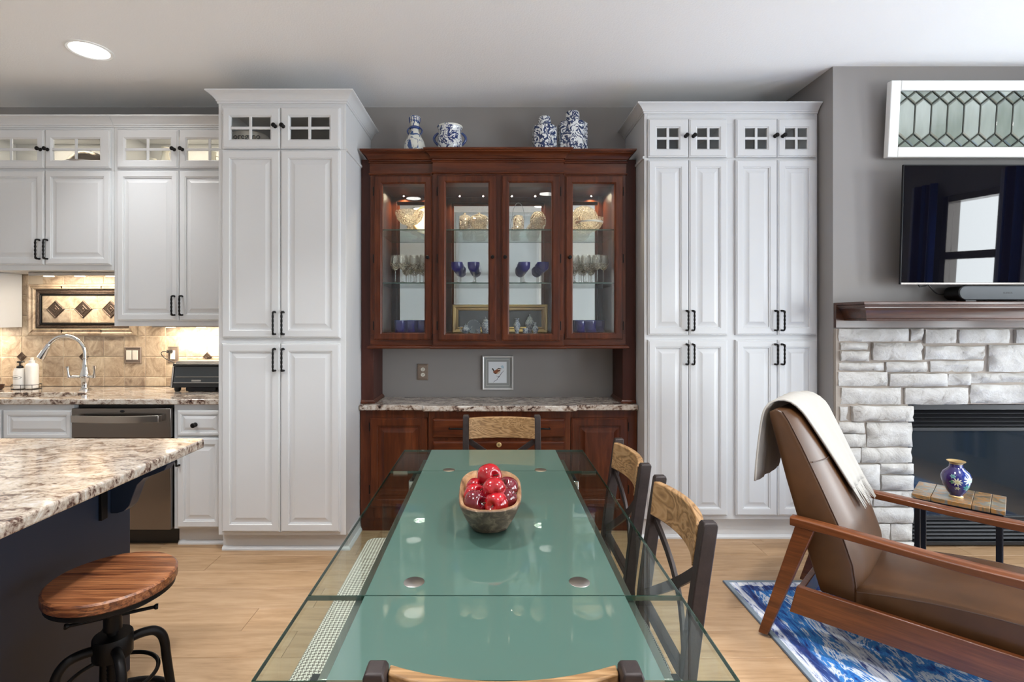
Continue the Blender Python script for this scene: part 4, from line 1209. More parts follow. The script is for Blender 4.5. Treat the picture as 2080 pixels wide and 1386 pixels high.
MB().sweep([(XR0, 3.43), (XR0, YF2 - 0.001)], [(0, zb_ - 0.009), (0.008, zb_ - 0.008), (0.010, zb_), (0.008, zb_ + 0.008), (0, zb_ + 0.009)]).build('side_bead', W, t)

# ================================================================== HUTCH
CH, CHH = M['cherry'], M['cherry_h']
HO, HI = 3.36, 3.33          # outer and centre face planes (upper)
hx = [-0.80, -0.385, 0.461, 0.875]
t = thing('china_hutch', 'dark cherry china hutch with four glass doors standing on granite', 'hutch', (0.04, 3.5, 0.838))
ZB0, ZB1, ZT0, ZT1 = 1.212, 1.300, 2.345, 2.50
yb = YW - 0.003
m = MB()
m.box(hx[0], hx[1], HO, yb, ZB0, ZB1).box(hx[1], hx[2], HI, yb, ZB0, ZB1).box(hx[2], hx[3], HO, yb, ZB0, ZB1)
m.box(hx[0], hx[1], HO, yb, ZT0, ZT1 - 0.002).box(hx[1], hx[2], HI, yb, ZT0, ZT1 - 0.002).box(hx[2], hx[3], HO, yb, ZT0, ZT1 - 0.002)
m.build('body', CHH, t, 0.001)
m = MB()
m.box(hx[0], hx[0] + 0.02, HO + 0.02, yb, ZB1, ZT0).box(hx[3] - 0.02, hx[3], HO + 0.02, yb, ZB1, ZT0)
m.box(hx[1] - 0.018, hx[1], HI + 0.02, yb - 0.16, ZB1, ZT0).box(hx[2], hx[2] + 0.018, HI + 0.02, yb - 0.16, ZB1, ZT0)
m.build('partition', CH, t)
MB().box(hx[0] + 0.02, hx[3] - 0.02, yb - 0.016, yb - 0.012, ZB1, ZT0).build('mirror_back', M['mirror'], t, smooth=0)
# face frames
doors = [(759, 877, 776, 862, 357, 691, 373, 676, HO), (889, 1008, 905.6, 992, 355.6, 693, 370.6, 678, HI), (1019, 1138, 1034.5, 1120.8, 355.6, 693, 370.6, 678, HI), (1148, 1265.6, 1164, 1248.7, 357, 690, 373, 676, HO)]
def fframe(x0, x1, holes, yf):
    cur = x0; m = MB()
    for h0, h1 in holes:
        m.box(cur, h0, yf, yf + 0.02, ZB1, ZT0); m.box(h0, h1, yf, yf + 0.02, ZT0 - 0.04, ZT0); cur = h1
    m.box(cur, x1, yf, yf + 0.02, ZB1, ZT0)
    m.build('face_frame', CH, t, 0.001)
dx = []
for (a, c, o0, o1, zt_, zb2, q0, q1, yf) in doors:
    yd = yf - 0.02
    dx.append((X(a, yd), X(c, yd)))
fframe(hx[0], hx[1], [(dx[0][0] + 0.035, dx[0][1] - 0.035)], HO)
fframe(hx[1], hx[2], [(dx[1][0] + 0.035, dx[1][1] - 0.035), (dx[2][0] + 0.035, dx[2][1] - 0.035)], HI)
fframe(hx[2], hx[3], [(dx[3][0] + 0.035, dx[3][1] - 0.035)], HO)
kn = [(869, 523.5), (1000.5, 523), (1026, 523), (1157, 523.5)]
hinge_left = [True, True, False, False]
for i, (a, c, o0, o1, zt_, zb2, q0, q1, yf) in enumerate(doors):
    yd = yf - 0.02
    d = frame_door_open('glass_door', X(a, yd), X(c, yd), Z(zb2, yd), Z(zt_, yd), yd, CH, t, X(o0, yd), X(o1, yd), Z(q1, yd), Z(q0, yd))
    gx0, gx1, gz0, gz1 = X(o0, yd) - 0.006, X(o1, yd) + 0.006, Z(q1, yd) - 0.006, Z(q0, yd) + 0.006
    lps = [rect_loop(gx0, gx1, gz0, gz1, ii, yd + dd) for ii, dd in ((0, 0.0165), (0, 0.0145), (0.026, 0.0105))]
    lps2 = [rect_loop(gx0, gx1, gz0, gz1, 0, yd + 0.0165)]
    MB().loops(lps).build('bevelled_pane', M['pane'], d, smooth=0)
    knob(d, X(kn[i][0], yd), Z(kn[i][1], yd), yd, M['black_iron'], 0.012)
    hxp = X(a, yd) - 0.004 if hinge_left[i] else X(c, yd) + 0.004
    for hz in (Z(388, yd), Z(525, yd), Z(662, yd)):
        MB().lathe([(0, -0.03), (0.003, -0.029), (0.004, -0.024), (0.004, 0.024), (0.003, 0.029), (0, 0.03)], 10, (hxp, yd + 0.012, hz)).build('hinge', M['black_iron'], d)
# cornice and base moulding follow the breakfront
path = [(hx[0], yb), (hx[0], HO), (hx[1], HO), (hx[1], HI), (hx[2], HI), (hx[2], HO), (hx[3], HO), (hx[3], yb)]
prof = [(0, ZT0), (0.008, ZT0), (0.010, ZT0 + 0.005), (0.008, ZT0 + 0.010), (0.003, ZT0 + 0.012), (0.003, 2.418), (0.009, 2.420), (0.012, 2.426), (0.009, 2.431), (0.006, 2.433), (0.006, 2.440), (0.014, 2.443), (0.017, 2.452), (0.026, 2.466), (0.040, 2.477), (0.045, 2.479), (0.047, 2.484), (0.054, 2.486), (0.057, 2.492), (0.057, 2.500), (0, 2.500)]
MB().sweep(path, prof).build('cornice', CHH, t, smooth=25)
MB().sweep(path, [(0, 1.228), (0.006, 1.228), (0.012, 1.222), (0.018, 1.220), (0.020, 1.214), (0.018, 1.207), (0.010, 1.204), (0, 1.204)]).build('base_moulding', CHH, t, smooth=25)
# side posts reaching down to the granite
for x0, x1 in ((-0.871, -0.79), (0.866, 0.954)):
    MB().box(x0, x1, 3.405, yb, 0.839, 2.46).build('side_post', M['cherry_dark'], t, 0.002)
    inner_l = x0 < 0
    pth = [(x0, 3.405), (x1, 3.405), (x1, yb)] if inner_l else [(x0, yb), (x0, 3.405), (x1, 3.405)]
    MB().sweep(pth, [(0, 0.839), (0.014, 0.839), (0.014, 0.846), (0.008, 0.852), (0.004, 0.860), (0, 0.862)]).build('post_base', M['cherry'], t)
# glass shelves
SZ1, SZ2 = Z(466, 3.39), Z(574, 3.39)
for zz in (SZ1, SZ2):
    MB().box(hx[0] + 0.022, hx[3] - 0.022, 3.39, yb - 0.018, zz - 0.008, zz).build('glass_shelf', M['shelf_glass'], t, smooth=0)
    MB().box(hx[0] + 0.022, hx[3] - 0.022, 3.3885, 3.3897, zz - 0.0075, zz - 0.0005).build('shelf_edge', M['glass_edge'], t, smooth=0)
for xx in (-0.59, -0.16, 0.24, 0.67):
    for dx_ in (-0.09, 0.09):
        o = lamp('hutch_spot_glow', 'SPOT', (xx + dx_, 3.41, ZT0 - 0.004), 7, (1, 0.82, 0.58), 0.003, rot=(0.25, 0, 0))
        o.data.spot_size = math.radians(150); o.data.spot_blend = 1.0

# granite slab and base
out = [(-0.871, 3.342), (-0.459, 3.342), (-0.449, 3.305), (0.545, 3.305), (0.555, 3.342), (0.954, 3.342), (0.954, YW - 0.003), (-0.871, YW - 0.003)]
o = shape_slab(out, [], 0.801, 0.838, 'hutch_granite_top', M['granite'], None, 0.007)
tag(o, 'speckled grey granite slab between the upper and lower dark hutch cabinets', 'countertop')
t = thing('hutch_base_cabinet', 'dark cherry base cabinet with panel doors and centre drawers under granite', 'cabinet', (0.04, 3.5, 0))
BO, BI = 3.372, 3.347
m = MB().box(-0.868, -0.415, BO, YW - 0.003, 0.09, 0.8).box(-0.415, 0.51, BI, YW - 0.003, 0.09, 0.8).box(0.51, 0.952, BO, YW - 0.003, 0.09, 0.8)
m.build('body', CH, t, 0.001)
MB().box(-0.868, 0.952, 3.385, YW - 0.003, 0, 0.0895).build('plinth', CHH, t, 0.001)
for a, c in ((751, 868), (1160, 1276)):
    panel_door('door', X(a, 3.352), X(c, 3.352), 0.165, Z(850, 3.352), 3.352, CH, t, 0.055, raise_w=0.03)
for a in (X(751, 3.352) - 0.004, X(1276, 3.352) + 0.004):
    for hz in (0.69, 0.28):
        MB().lathe([(0, -0.03), (0.004, -0.028), (0.004, 0.028), (0, 0.03)], 10, (a, 3.362, hz)).build('hinge', M['black_iron'], t)
yd = BI - 0.02
zs3 = [(Z(889.5, yd), Z(851.5, yd)), (0.405, Z(897, yd)), (0.165, 0.385)]
for k, (za, zb3) in enumerate(zs3):
    xA, xB = X(879, yd), X(1148, yd)
    steps = [(0, 0.02), (0, 0.008), (0.004, 0.003), (0.012, 0), (0.016, 0)]
    d = MB().loops([rect_loop(xA, xB, za, zb3, i, yd + dd) for i, dd in steps]).build('drawer', CHH, t, smooth=20)
    zc_ = (za + zb3) / 2
    for xc in (X(927, yd), X(1102, yd)):
        if k == 1: continue
        w = 0.045
        MB().tube([(xc - w, yd, zc_), (xc - w, yd - 0.02, zc_), (xc - w * .8, yd - 0.026, zc_ + .001), (xc, yd - 0.026, zc_ + 0.003), (xc + w * .8, yd - 0.026, zc_ + .001), (xc + w, yd - 0.02, zc_), (xc + w, yd, zc_)], [0.006, 0.005, 0.005, 0.006, 0.005, 0.005, 0.006], 10).build('pull', M['black_iron'], d, smooth=60)
    if k == 1:
        zc_ = Z(904, yd)
        MB().lathe([(0, -0.004), (0.013, -0.004), (0.016, -0.002), (0.017, 0)], 20, (X(1013.5, yd), yd, zc_), 'Y').build('lock_plate', M['gold'], d)
        MB().lathe([(0, -0.006), (0.004, -0.006), (0.004, -0.003)], 10, (X(1013.5, yd), yd, zc_), 'Y', sx=0.6, sy=1.6).build('keyhole', M['black_iron'], d)

# wall outlet and bird picture in the niche
y = YW - 0.001
t = plate('duplex_outlet', 'bronze duplex outlet plate with two white sockets in the hutch niche', X(848, y), X(870, y), Z(772.5, y), Z(739.5, y), y, M['bronze'])
for py in (750.5, 761.5):
    MB().lathe([(0, -0.0085), (0.0145, -0.0085), (0.016, -0.007), (0.016, -0.003)], 20, (X(859.2, y), y, Z(py, y)), 'Y', sx=0.95, sy=0.85).build('socket', M['ivory'], t)
    for ddx in (-0.005, 0.005):
        MB().box(X(859.2, y) + ddx - 0.001, X(859.2, y) + ddx + 0.001, y - 0.0092, y - 0.008, Z(py, y) - 0.001, Z(py, y) + 0.006).build('slot', M['black_plastic'], t, smooth=0)
    MB().lathe([(0, -0.0093), (0.002, -0.0093), (0.002, -0.008)], 10, (X(859.2, y), y, Z(py, y) - 0.0065), 'Y').build('slot', M['black_plastic'], t)
yp2 = y
xA, xB, zA, zB = X(980, y), X(1042.5, y), Z(791.5, y), Z(722.5, y)
t = thing('framed_picture', 'small silver framed watercolour of a brown bird on a branch', 'picture', ((xA + xB) / 2, y, zA))
fw = 0.013
MB().loops([rect_loop(xA, xB, zA, zB, i, yy) for i, yy in ((0, y), (0, y - 0.020), (0.004, y - 0.024), (fw - 0.003, y - 0.022), (fw, y - 0.017), (fw, y - 0.001))], wrap=True).build('frame', M['silver'], t, smooth=0)
MB().box(xA + fw - 0.001, xB - fw + 0.001, y - 0.010, y - 0.006, zA + fw - 0.001, zB - fw + 0.001).build('mat', M['mat_grey'], t, smooth=0)
MB().loops([rect_loop(xA, xB, zA, zB, i, yy) for i, yy in ((0.027, y - 0.0102), (0.027, y - 0.0108), (0.031, y - 0.0108), (0.031, y - 0.0102))], wrap=True).build('mat_line', M['mat_light'], t, smooth=0)
bx0, bx1, bz0, bz1 = X(992.3, y), X(1029, y), Z(778, y), Z(735, y)
MB().box(bx0, bx1, y - 0.0112, y - 0.0100, bz0, bz1).build('paper', M['paper'], t, smooth=0)
def pic(pts, col, name, yo):
    mm = plain('ink_' + name, col, 0.8)
    P = [(bx0 + (px - 500) / (1062 - 500) * (bx1 - bx0), y - 0.0113 - yo, bz1 - (pz - 385) / (1050 - 385) * (bz1 - bz0)) for px, pz in pts]
    MB().add(P, [tuple(range(len(P)))]).build(name, mm, t, smooth=0, flip_fix=False)
pic([(640, 1030), (700, 975), (755, 945), (790, 880), (830, 840), (900, 730), (990, 650), (985, 665), (915, 735), (845, 850), (800, 890), (770, 950), (710, 985), (655, 1030)], C(96, 98, 112), 'branch', 0)
pic([(880, 520), (940, 490), (985, 560), (960, 600), (900, 570)], C(178, 204, 216), 'leaf_wash', 0)
pic([(640, 690), (690, 660), (750, 620), (800, 590), (850, 590), (880, 640), (860, 720), (800, 770), (720, 770), (660, 740)], C(214, 196, 176), 'breast', 0.0001)
pic([(640, 700), (690, 660), (750, 625), (790, 620), (810, 690), (740, 765), (690, 755), (655, 730)], C(150, 92, 62), 'wing', 0.0002)
pic([(600, 600), (630, 580), (690, 665), (660, 690)], C(58, 46, 44), 'tail', 0.0003)
pic([(755, 615), (800, 580), (850, 583), (920, 605), (870, 612), (830, 600), (790, 605)], C(52, 38, 34), 'crown', 0.0003)
pic([(670, 725), (720, 745), (745, 740), (715, 768), (685, 755)], C(54, 40, 36), 'wing_tip', 0.0003)
pic([(780, 650), (850, 640), (870, 660), (800, 700)], C(110, 62, 44), 'cheek', 0.0003)
pic([(742, 815), (800, 860), (830, 820), (832, 835), (802, 874), (748, 828)], C(60, 60, 66), 'feet', 0.0002)

# ------------------------------------------------------------------ blue and white porcelain on the cornice
ZC = 2.5005
x, y = X(842.5, 3.46), 3.46
t = thing('bottle_vase', 'blue and white pear shaped vase with flared neck and ring handles', 'vase', (x, y, ZC))
MB().lathe([(0, 0), (0.058, 0), (0.060, 0.006), (0.070, 0.03), (0.073, 0.055), (0.066, 0.09), (0.048, 0.125), (0.034, 0.15), (0.027, 0.175), (0.026, 0.195), (0.03, 0.21), (0.034, 0.24), (0.037, 0.262), (0.033, 0.262), (0.026, 0.22), (0, 0.2)], 32, (x, y, ZC)).build('body', M['china_sparse'], t)
MB().lathe([(0.0275, 0.178), (0.033, 0.182), (0.034, 0.192), (0.029, 0.198)], 24, (x, y, ZC)).build('collar', M['china_blue'], t)
for k in range(12):
    a = 2 * PI * k / 12
    MB().tube([(x + 0.0335 * math.cos(a), y + 0.0335 * math.sin(a), ZC + 0.222), (x + 0.0375 * math.cos(a), y + 0.0375 * math.sin(a), ZC + 0.258)], 0.0028, 6).build('neck_stripe', M['china_blue'], t)
for s in (-1, 1):
    pts = [(x + s * (0.030 + 0.020 * math.sin(PI * k / 8)), y, ZC + 0.195 - 0.055 * k / 8) for k in range(9)]
    MB().tube(pts, 0.005, 8).build('handle', M['china_blue'], t, smooth=60)
x, y = X(914, 3.44), 3.44
t = thing('handled_pot', 'round blue and white pot with two scroll handles', 'pot', (x, y, ZC))
MB().lathe([(0, 0), (0.06, 0), (0.066, 0.008), (0.08, 0.05), (0.084, 0.085), (0.079, 0.12), (0.073, 0.14), (0.074, 0.155), (0.082, 0.178), (0.084, 0.186), (0.080, 0.188), (0.070, 0.16), (0.07, 0.13), (0, 0.12)], 36, (x, y, ZC)).build('body', M['china_mid'], t)
MB().lathe([(0.0832, 0.178), (0.0862, 0.182), (0.0862, 0.187), (0.082, 0.190), (0.079, 0.188)], 36, (x, y, ZC)).build('rim', M['china_sparse'], t)
for s in (-1, 1):
    pts = [(x + s * (0.078 + 0.028 * math.sin(PI * (k / 10) ** 0.9)), y, ZC + 0.148 - 0.085 * k / 10) for k in range(11)]
    MB().tube(pts, [0.006, 0.008, 0.009, 0.009, 0.009, 0.009, 0.009, 0.008, 0.008, 0.007, 0.006], 10).build('handle', M['china_blue'], t, smooth=60)
def tea_jar(px, D, h, r, label, lr):
    x = X(px, D)
    t = thing('tea_jar', label, 'jar', (x, D, ZC))
    b = h * 0.70
    MB().lathe([(0, 0), (r * .97, 0), (r, 0.004), (r, b), (r * .97, b + 0.008), (lr * 1.02, b + 0.016), (lr * .96, b + 0.02), (0, b + 0.02)], 8, (x, D, ZC), phase=PI / 8 + 0.15, sy=0.85).build('body', M['china_dense'], t, smooth=0, bevel=0.003)
    MB().lathe([(lr * .98, b + 0.018), (lr, b + 0.02), (lr, h * 0.93), (lr * .9, h * 0.975), (lr * .5, h), (0, h)], 28, (x, D, ZC)).build('lid', M['china_dense'], t, smooth=40)
tea_jar(1106, 3.44, 0.258, 0.083, 'shorter blue and white lidded tea jar on the hutch', 0.043)
tea_jar(1163, 3.47, 0.306, 0.101, 'taller blue and white lidded tea jar at the right of the hutch top', 0.048)

# ------------------------------------------------------------------ glassware inside the hutch
def wine_glass(name, label, mat, h, r, rim, group):
    t = thing(name, label, 'glass', (0, 0, 0), group=group)
    s = h * 0.46
    MB().lathe([(0, 0), (0.032, 0), (0.033, 0.0015), (0.012, 0.005), (0.0045, 0.012), (0.004, s * .9), (0.006, s)], 20).build('stem', M['wine_glass'], t)
    b = [(0.006, s), (r * .6, s + 0.010), (r * .92, s + 0.028), (r, s + 0.045), (r * .97, s + 0.07), (rim, h)]
    MB().lathe(b[:4] + [(q - 0.0012, z) for q, z in reversed(b[:4])], 24).build('bowl', mat, t)
    MB().lathe(b[3:] + [(q - 0.0012, z) for q, z in reversed(b[3:])], 24).build('bowl_rim', M['wine_glass'], t)
    return t
ZS1, ZS2 = SZ1 + 0.0005, SZ2 + 0.0005
rng = random.Random(3)
cut = M['crystal']
wg = None
spots = [(803, 3.45, 0), (818, 3.42, 0.01), (830, 3.50, .005), (841, 3.44, 0.0), (853, 3.50, 0.01), (862, 3.42, 0), (825, 3.57, 0), (846, 3.58, 0)]
ORD = ['leftmost', 'second from left', 'third from left', 'fourth from left', 'fifth from left', 'sixth from left', 'seventh from left', 'rightmost']
def ordinals(pxs):
    o = sorted(range(len(pxs)), key=lambda i: pxs[i]); n = len(pxs)
    return {i: (ORD[k] if k < n - 1 else 'rightmost') for k, i in enumerate(o)}
od = ordinals([s_[0] for s_ in spots])
for k, (px, D, dh) in enumerate(spots):
    if wg is None:
        wg = wine_glass('wine_glass', 'cut crystal wine glass %s behind the first glass door' % od[k], cut, 0.185, 0.034, 0.029, 'crystal wine glasses behind the first hutch door'); place(wg, (X(px, D), D, ZS2))
    else: dup(wg, (X(px, D), D, ZS2), rng.random() * 6, 'cut crystal wine glass %s behind the first glass door' % od[k])
spots = [(1167, 3.44), (1179, 3.50), (1190, 3.43), (1202, 3.47), (1213, 3.42), (1226, 3.45), (1196, 3.57), (1176, 3.58)]
od = ordinals([s_[0] for s_ in spots])
for k, (px, D) in enumerate(spots):
    dup(wg, (X(px, D), D, ZS2), rng.random() * 6, 'cut crystal wine glass %s behind the fourth glass door' % od[k], 'crystal wine glasses behind the fourth hutch door')
def coupe():
    t = thing('cobalt_coupe', 'cobalt blue coupe glass on a clear stem behind the second glass door', 'glass', (0, 0, 0), group='cobalt coupes behind the second hutch door')
    s = 0.075
    MB().lathe([(0, 0), (0.030, 0), (0.031, 0.0015), (0.010, 0.005), (0.004, 0.012), (0.004, s * .9), (0.008, s)], 20).build('stem', M['wine_glass'], t)
    b = [(0.008, s), (0.026, s + 0.008), (0.037, s + 0.022), (0.040, s + 0.040), (0.041, s + 0.062)]
    MB().lathe(b + [(q - 0.0014, z) for q, z in reversed(b)], 24).build('bowl', M['cobalt'], t)
    return t
cp = None
for px in (928, 962, 1065, 1103):
    x = X(px, 3.43)
    for r_ in range(3):
        D = 3.43 + 0.083 * r_
        lb = 'cobalt blue coupe glass, %s of the %s row behind the %s glass door' % (('front one', 'middle one', 'rear one')[r_], 'left' if px in (928, 1065) else 'right', 'second' if px < 1000 else 'third')
        if cp is None: cp = coupe(); place(cp, (x, D, ZS2)); cp['label'] = lb
        elif px < 1000: dup(cp, (x, D, ZS2), 0.3 * r_, lb)
        else: dup(cp, (x, D, ZS2), 0.3 * r_, lb, 'cobalt coupes behind the third hutch door')
def tumbler():
    t = thing('cobalt_tumbler', 'cobalt blue tumbler on the hutch floor behind the first glass door', 'tumbler', (0, 0, 0), group='cobalt tumblers behind the first hutch door')
    b = [(0, 0), (0.034, 0), (0.036, 0.004), (0.0395, 0.088)]
    MB().lathe(b + [(0.0375, 0.088), (0.034, 0.008), (0, 0.008)], 24).build('body', M['cobalt'], t)
    MB().lathe([(0.0372, 0.0878), (0.0384, 0.0892), (0.0398, 0.0878)], 24).build('rim', M['china_blue'], t)
    return t
tb = None
sp = ((813, 3.43), (836, 3.44), (858, 3.43), (826, 3.53), (850, 3.53)); od = ordinals([s_[0] for s_ in sp])
for k, (px, D) in enumerate(sp):
    lb = 'cobalt blue tumbler %s on the hutch floor behind the first door' % od[k]
    if tb is None: tb = tumbler(); place(tb, (X(px, D), D, ZB1 + .0005)); tb['label'] = lb
    else: dup(tb, (X(px, D), D, ZB1 + .0005), 0, lb)
sp = ((1178, 3.43), (1200, 3.44), (1217, 3.52), (1190, 3.53)); od = ordinals([s_[0] for s_ in sp])
for k, (px, D) in enumerate(sp):
    dup(tb, (X(px, D), D, ZB1 + .0005), 0, 'cobalt blue tumbler %s on the hutch floor behind the fourth door' % od[k], 'cobalt tumblers behind the fourth hutch door')
# top shelf
def lathe_thing(name, label, cat, px, D, z, parts, sx=1.0):
    x = X(px, D)
    t = thing(name, label, cat, (x, D, z))
    for nm, prof, mat in parts:
        MB().lathe(prof, 32, (x, D, z), sx=sx).build(nm, mat, t, smooth=40)
    return t
def shell(p, w=0.003): return p + [(max(0, r - w), z + (0.003 if i == len(p) - 1 and False else 0)) for i, (r, z) in reversed(list(enumerate(p)))]
lathe_thing('crystal_compote', 'footed cut crystal compote on the top shelf behind the first glass door', 'bowl', 832, 3.45, ZS1,
    [('foot', [(0, 0), (0.05, 0), (0.052, 0.003), (0.02, 0.010), (0.012, 0.02), (0.014, 0.035)], cut), ('bowl', shell([(0.014, 0.035), (0.05, 0.045), (0.082, 0.075), (0.093, 0.105), (0.096, 0.128)]), cut)])
x, D = X(866, 3.60), 3.60
t = thing('cream_plate', 'cream plate standing upright behind the crystal compote', 'plate', (x, D, ZS1))
MB().lathe([(0, -0.004), (0.05, -0.004), (0.095, -0.016), (0.097, -0.012), (0.05, 0.002), (0, 0.002)], 36, (x, D, ZS1 + 0.096), 'Y').build('plate', M['ivory'], t)
MB().lathe([(0.089, -0.0165), (0.0965, -0.0185), (0.099, -0.0155), (0.0965, -0.011)], 36, (x, D, ZS1 + 0.096), 'Y').build('rim', M['gold'], t)
lathe_thing('crystal_canister', 'square shouldered cut crystal canister at the left behind the second glass door', 'jar', 944, 3.47, ZS1,
    [('body', shell([(0, 0.001), (0.036, 0.001), (0.038, 0.004), (0.038, 0.085), (0.034, 0.092)]), cut), ('lid', [(0.036, 0.093), (0.036, 0.100), (0.02, 0.108), (0.006, 0.112), (0.010, 0.122), (0, 0.126)], cut)])
lathe_thing('crystal_bowl', 'wide cut crystal bowl right of the canister behind the second glass door', 'bowl', 973, 3.44, ZS1,
    [('bowl', shell([(0, 0.001), (0.035, 0.001), (0.048, 0.012), (0.060, 0.045), (0.064, 0.075), (0.058, 0.085)]), cut), ('lid', [(0.058, 0.086), (0.05, 0.096), (0.02, 0.108), (0.007, 0.112), (0.009, 0.118), (0, 0.122)], cut)])
t = lathe_thing('biscuit_jar', 'amber lit cut crystal biscuit jar with arched handle behind the third glass door', 'jar', 1053, 3.46, ZS1,
    [('body', shell([(0, 0.001), (0.034, 0.001), (0.038, 0.005), (0.037, 0.08), (0.03, 0.09)]), cut), ('lid', [(0.031, 0.091), (0.028, 0.100), (0.01, 0.106), (0, 0.108)], cut)])
xx = X(1053, 3.46)
MB().tube([(xx + 0.042 * math.cos(a), 3.46, ZS1 + 0.075 + 0.115 * math.sin(a)) for a in [PI * k / 20 for k in range(21)]], 0.0016, 6).build('arched_handle', M['chrome'], t)
lathe_thing('globe_vase', 'round cut crystal globe vase behind the third glass door', 'vase', 1093, 3.45, ZS1,
    [('body', shell([(0, 0.001), (0.03, 0.001), (0.036, 0.006), (0.050, 0.035), (0.055, 0.065), (0.050, 0.095), (0.036, 0.115), (0.03, 0.122)]), cut), ('rim', [(0.027, 0.1215), (0.0285, 0.125), (0.031, 0.1215)], cut)])
lathe_thing('crystal_salad_bowl', 'engraved crystal bowl in front of a glass plate behind the fourth glass door', 'bowl', 1197, 3.45, ZS1,
    [('bowl', shell([(0, 0.001), (0.05, 0.001), (0.075, 0.02), (0.092, 0.055), (0.096, 0.082)]), cut), ('band', [(0.0885, 0.046), (0.0905, 0.046), (0.0935, 0.058), (0.0915, 0.058)], M['ivory'])])
x, D = X(1186, 3.60), 3.60
t = thing('crystal_plate', 'cut glass plate standing upright behind the engraved bowl', 'plate', (x, D, ZS1))
MB().lathe([(0, -0.003), (0.05, -0.003), (0.098, -0.012), (0.1, -0.009), (0.05, 0.002), (0, 0.002)], 36, (x, D, ZS1 + 0.098), 'Y').build('plate', cut, t)
MB().lathe([(0.094, -0.0125), (0.099, -0.0145), (0.1015, -0.0115), (0.099, -0.008)], 36, (x, D, ZS1 + 0.098), 'Y').build('rim', M['wine_glass'], t)
# gilt frame with miniature porcelain
D = 3.60
xA, xB, zA, zB = X(919, D), X(1112, D), ZB1 + 0.0005, ZB1 + 0.20
t = thing('gilt_frame', 'wide gilt picture frame standing on the hutch floor behind the centre doors', 'picture frame', ((xA + xB) / 2, D, zA))
fw = 0.042
MB().loops([rect_loop(xA, xB, zA, zB, i, yy) for i, yy in ((0, D + 0.02), (0, D - 0.012), (0.006, D - 0.020), (0.016, D - 0.018), (0.026, D - 0.010), (0.034, D - 0.012), (fw, D - 0.004), (fw, D + 0.02))], wrap=True).build('frame', M['gold'], t, smooth=20)
MB().box(xA + fw, xB - fw, D + 0.004, D + 0.012, zA + fw, zB - fw).build('dark_panel', plain('dark_grey_panel', C(74, 78, 82), 0.15, coat=0.4), t, smooth=0)
cm = M['china_mini']
z0 = ZB1 + 0.0005
def mini(name, label, cat, px, D, prof, mat=cm, extra=None, lid=None):
    x = X(px, D)
    t = thing(name, label, cat, (x, D, z0))
    MB().lathe(prof, 24, (x, D, z0)).build('body', mat, t, smooth=40)
    if lid: MB().lathe(lid, 20, (x, D, z0)).build('lid', M['china_mini'], t)
    if extra: extra(t, x, D)
    return t
def tp(t, x, D):
    MB().tube([(x - 0.02, D, z0 + 0.045), (x - 0.036, D, z0 + 0.048), (x - 0.042, D, z0 + 0.032), (x - 0.03, D, z0 + 0.016), (x - 0.02, D, z0 + 0.014)], 0.0028, 8).build('handle', M['china_mini'], t, smooth=60)
    MB().tube([(x + 0.02, D, z0 + 0.018), (x + 0.034, D, z0 + 0.03), (x + 0.044, D, z0 + 0.05)], [0.006, 0.004, 0.003], 8).build('spout', M['china_mini'], t)
mini('miniature_teapot', 'miniature pale blue teapot in front of the gilt frame', 'teapot', 946, 3.49, [(0, 0), (0.018, 0), (0.02, 0.004), (0.026, 0.022), (0.024, 0.036), (0.015, 0.046), (0, 0.048)], extra=tp, lid=[(0.015, 0.047), (0.012, 0.056), (0.003, 0.060), (0.005, 0.067), (0, 0.070)])
x, D = X(962, 3.545), 3.545
t = thing('miniature_plate', 'small grey blue plate standing behind the miniature teapot', 'plate', (x, D, z0))
MB().lathe([(0, -0.002), (0.028, -0.002), (0.046, -0.008), (0.047, -0.005), (0.028, 0.002), (0, 0.002)], 28, (x, D, z0 + 0.0465), 'Y').build('plate', plain('slate_blue_glaze', C(140, 152, 166), 0.3), t)
MB().lathe([(0.043, -0.0085), (0.0465, -0.0095), (0.048, -0.0065), (0.046, -0.004)], 28, (x, D, z0 + 0.0465), 'Y').build('rim', M['china_mini'], t)
mini('miniature_cup', 'tiny blue grey cup beside the miniature teapot', 'cup', 971, 3.47, [(0, 0), (0.014, 0), (0.0165, 0.004), (0.0175, 0.03), (0.0155, 0.03), (0.0145, 0.006), (0, 0.005)])
mini('miniature_ginger_jar', 'miniature lidded ginger jar at the right behind the second glass door', 'jar', 986, 3.50, [(0, 0), (0.02, 0), (0.02, 0.006), (0.028, 0.04), (0.029, 0.058), (0.02, 0.076), (0.016, 0.08), (0, 0.08)], lid=[(0.019, 0.080), (0.020, 0.088), (0.012, 0.098), (0.004, 0.101), (0.006, 0.110), (0, 0.114)])
mini('miniature_vase', 'miniature flared porcelain vase leftmost behind the third glass door', 'vase', 1050, 3.47, [(0, 0), (0.015, 0), (0.013, 0.012), (0.022, 0.045), (0.024, 0.06), (0.014, 0.08), (0.01, 0.09), (0.018, 0.102), (0.016, 0.102), (0.008, 0.09), (0, 0.08)], lid=[(0.0165, 0.1015), (0.018, 0.104), (0.0195, 0.1015)])
mini('miniature_beaker', 'tiny white beaker in front of the lidded urn', 'cup', 1067.5, 3.45, [(0, 0), (0.016, 0), (0.018, 0.004), (0.019, 0.036), (0.017, 0.036), (0.016, 0.006), (0, 0.005)])
mini('miniature_urn', 'tall miniature lidded urn behind the third glass door', 'jar', 1076, 3.53, [(0, 0), (0.018, 0), (0.014, 0.012), (0.016, 0.02), (0.033, 0.058), (0.034, 0.072), (0.024, 0.09), (0.018, 0.096), (0, 0.096)], lid=[(0.02, 0.097), (0.02, 0.102), (0.010, 0.114), (0.004, 0.118), (0.006, 0.126), (0, 0.132)])
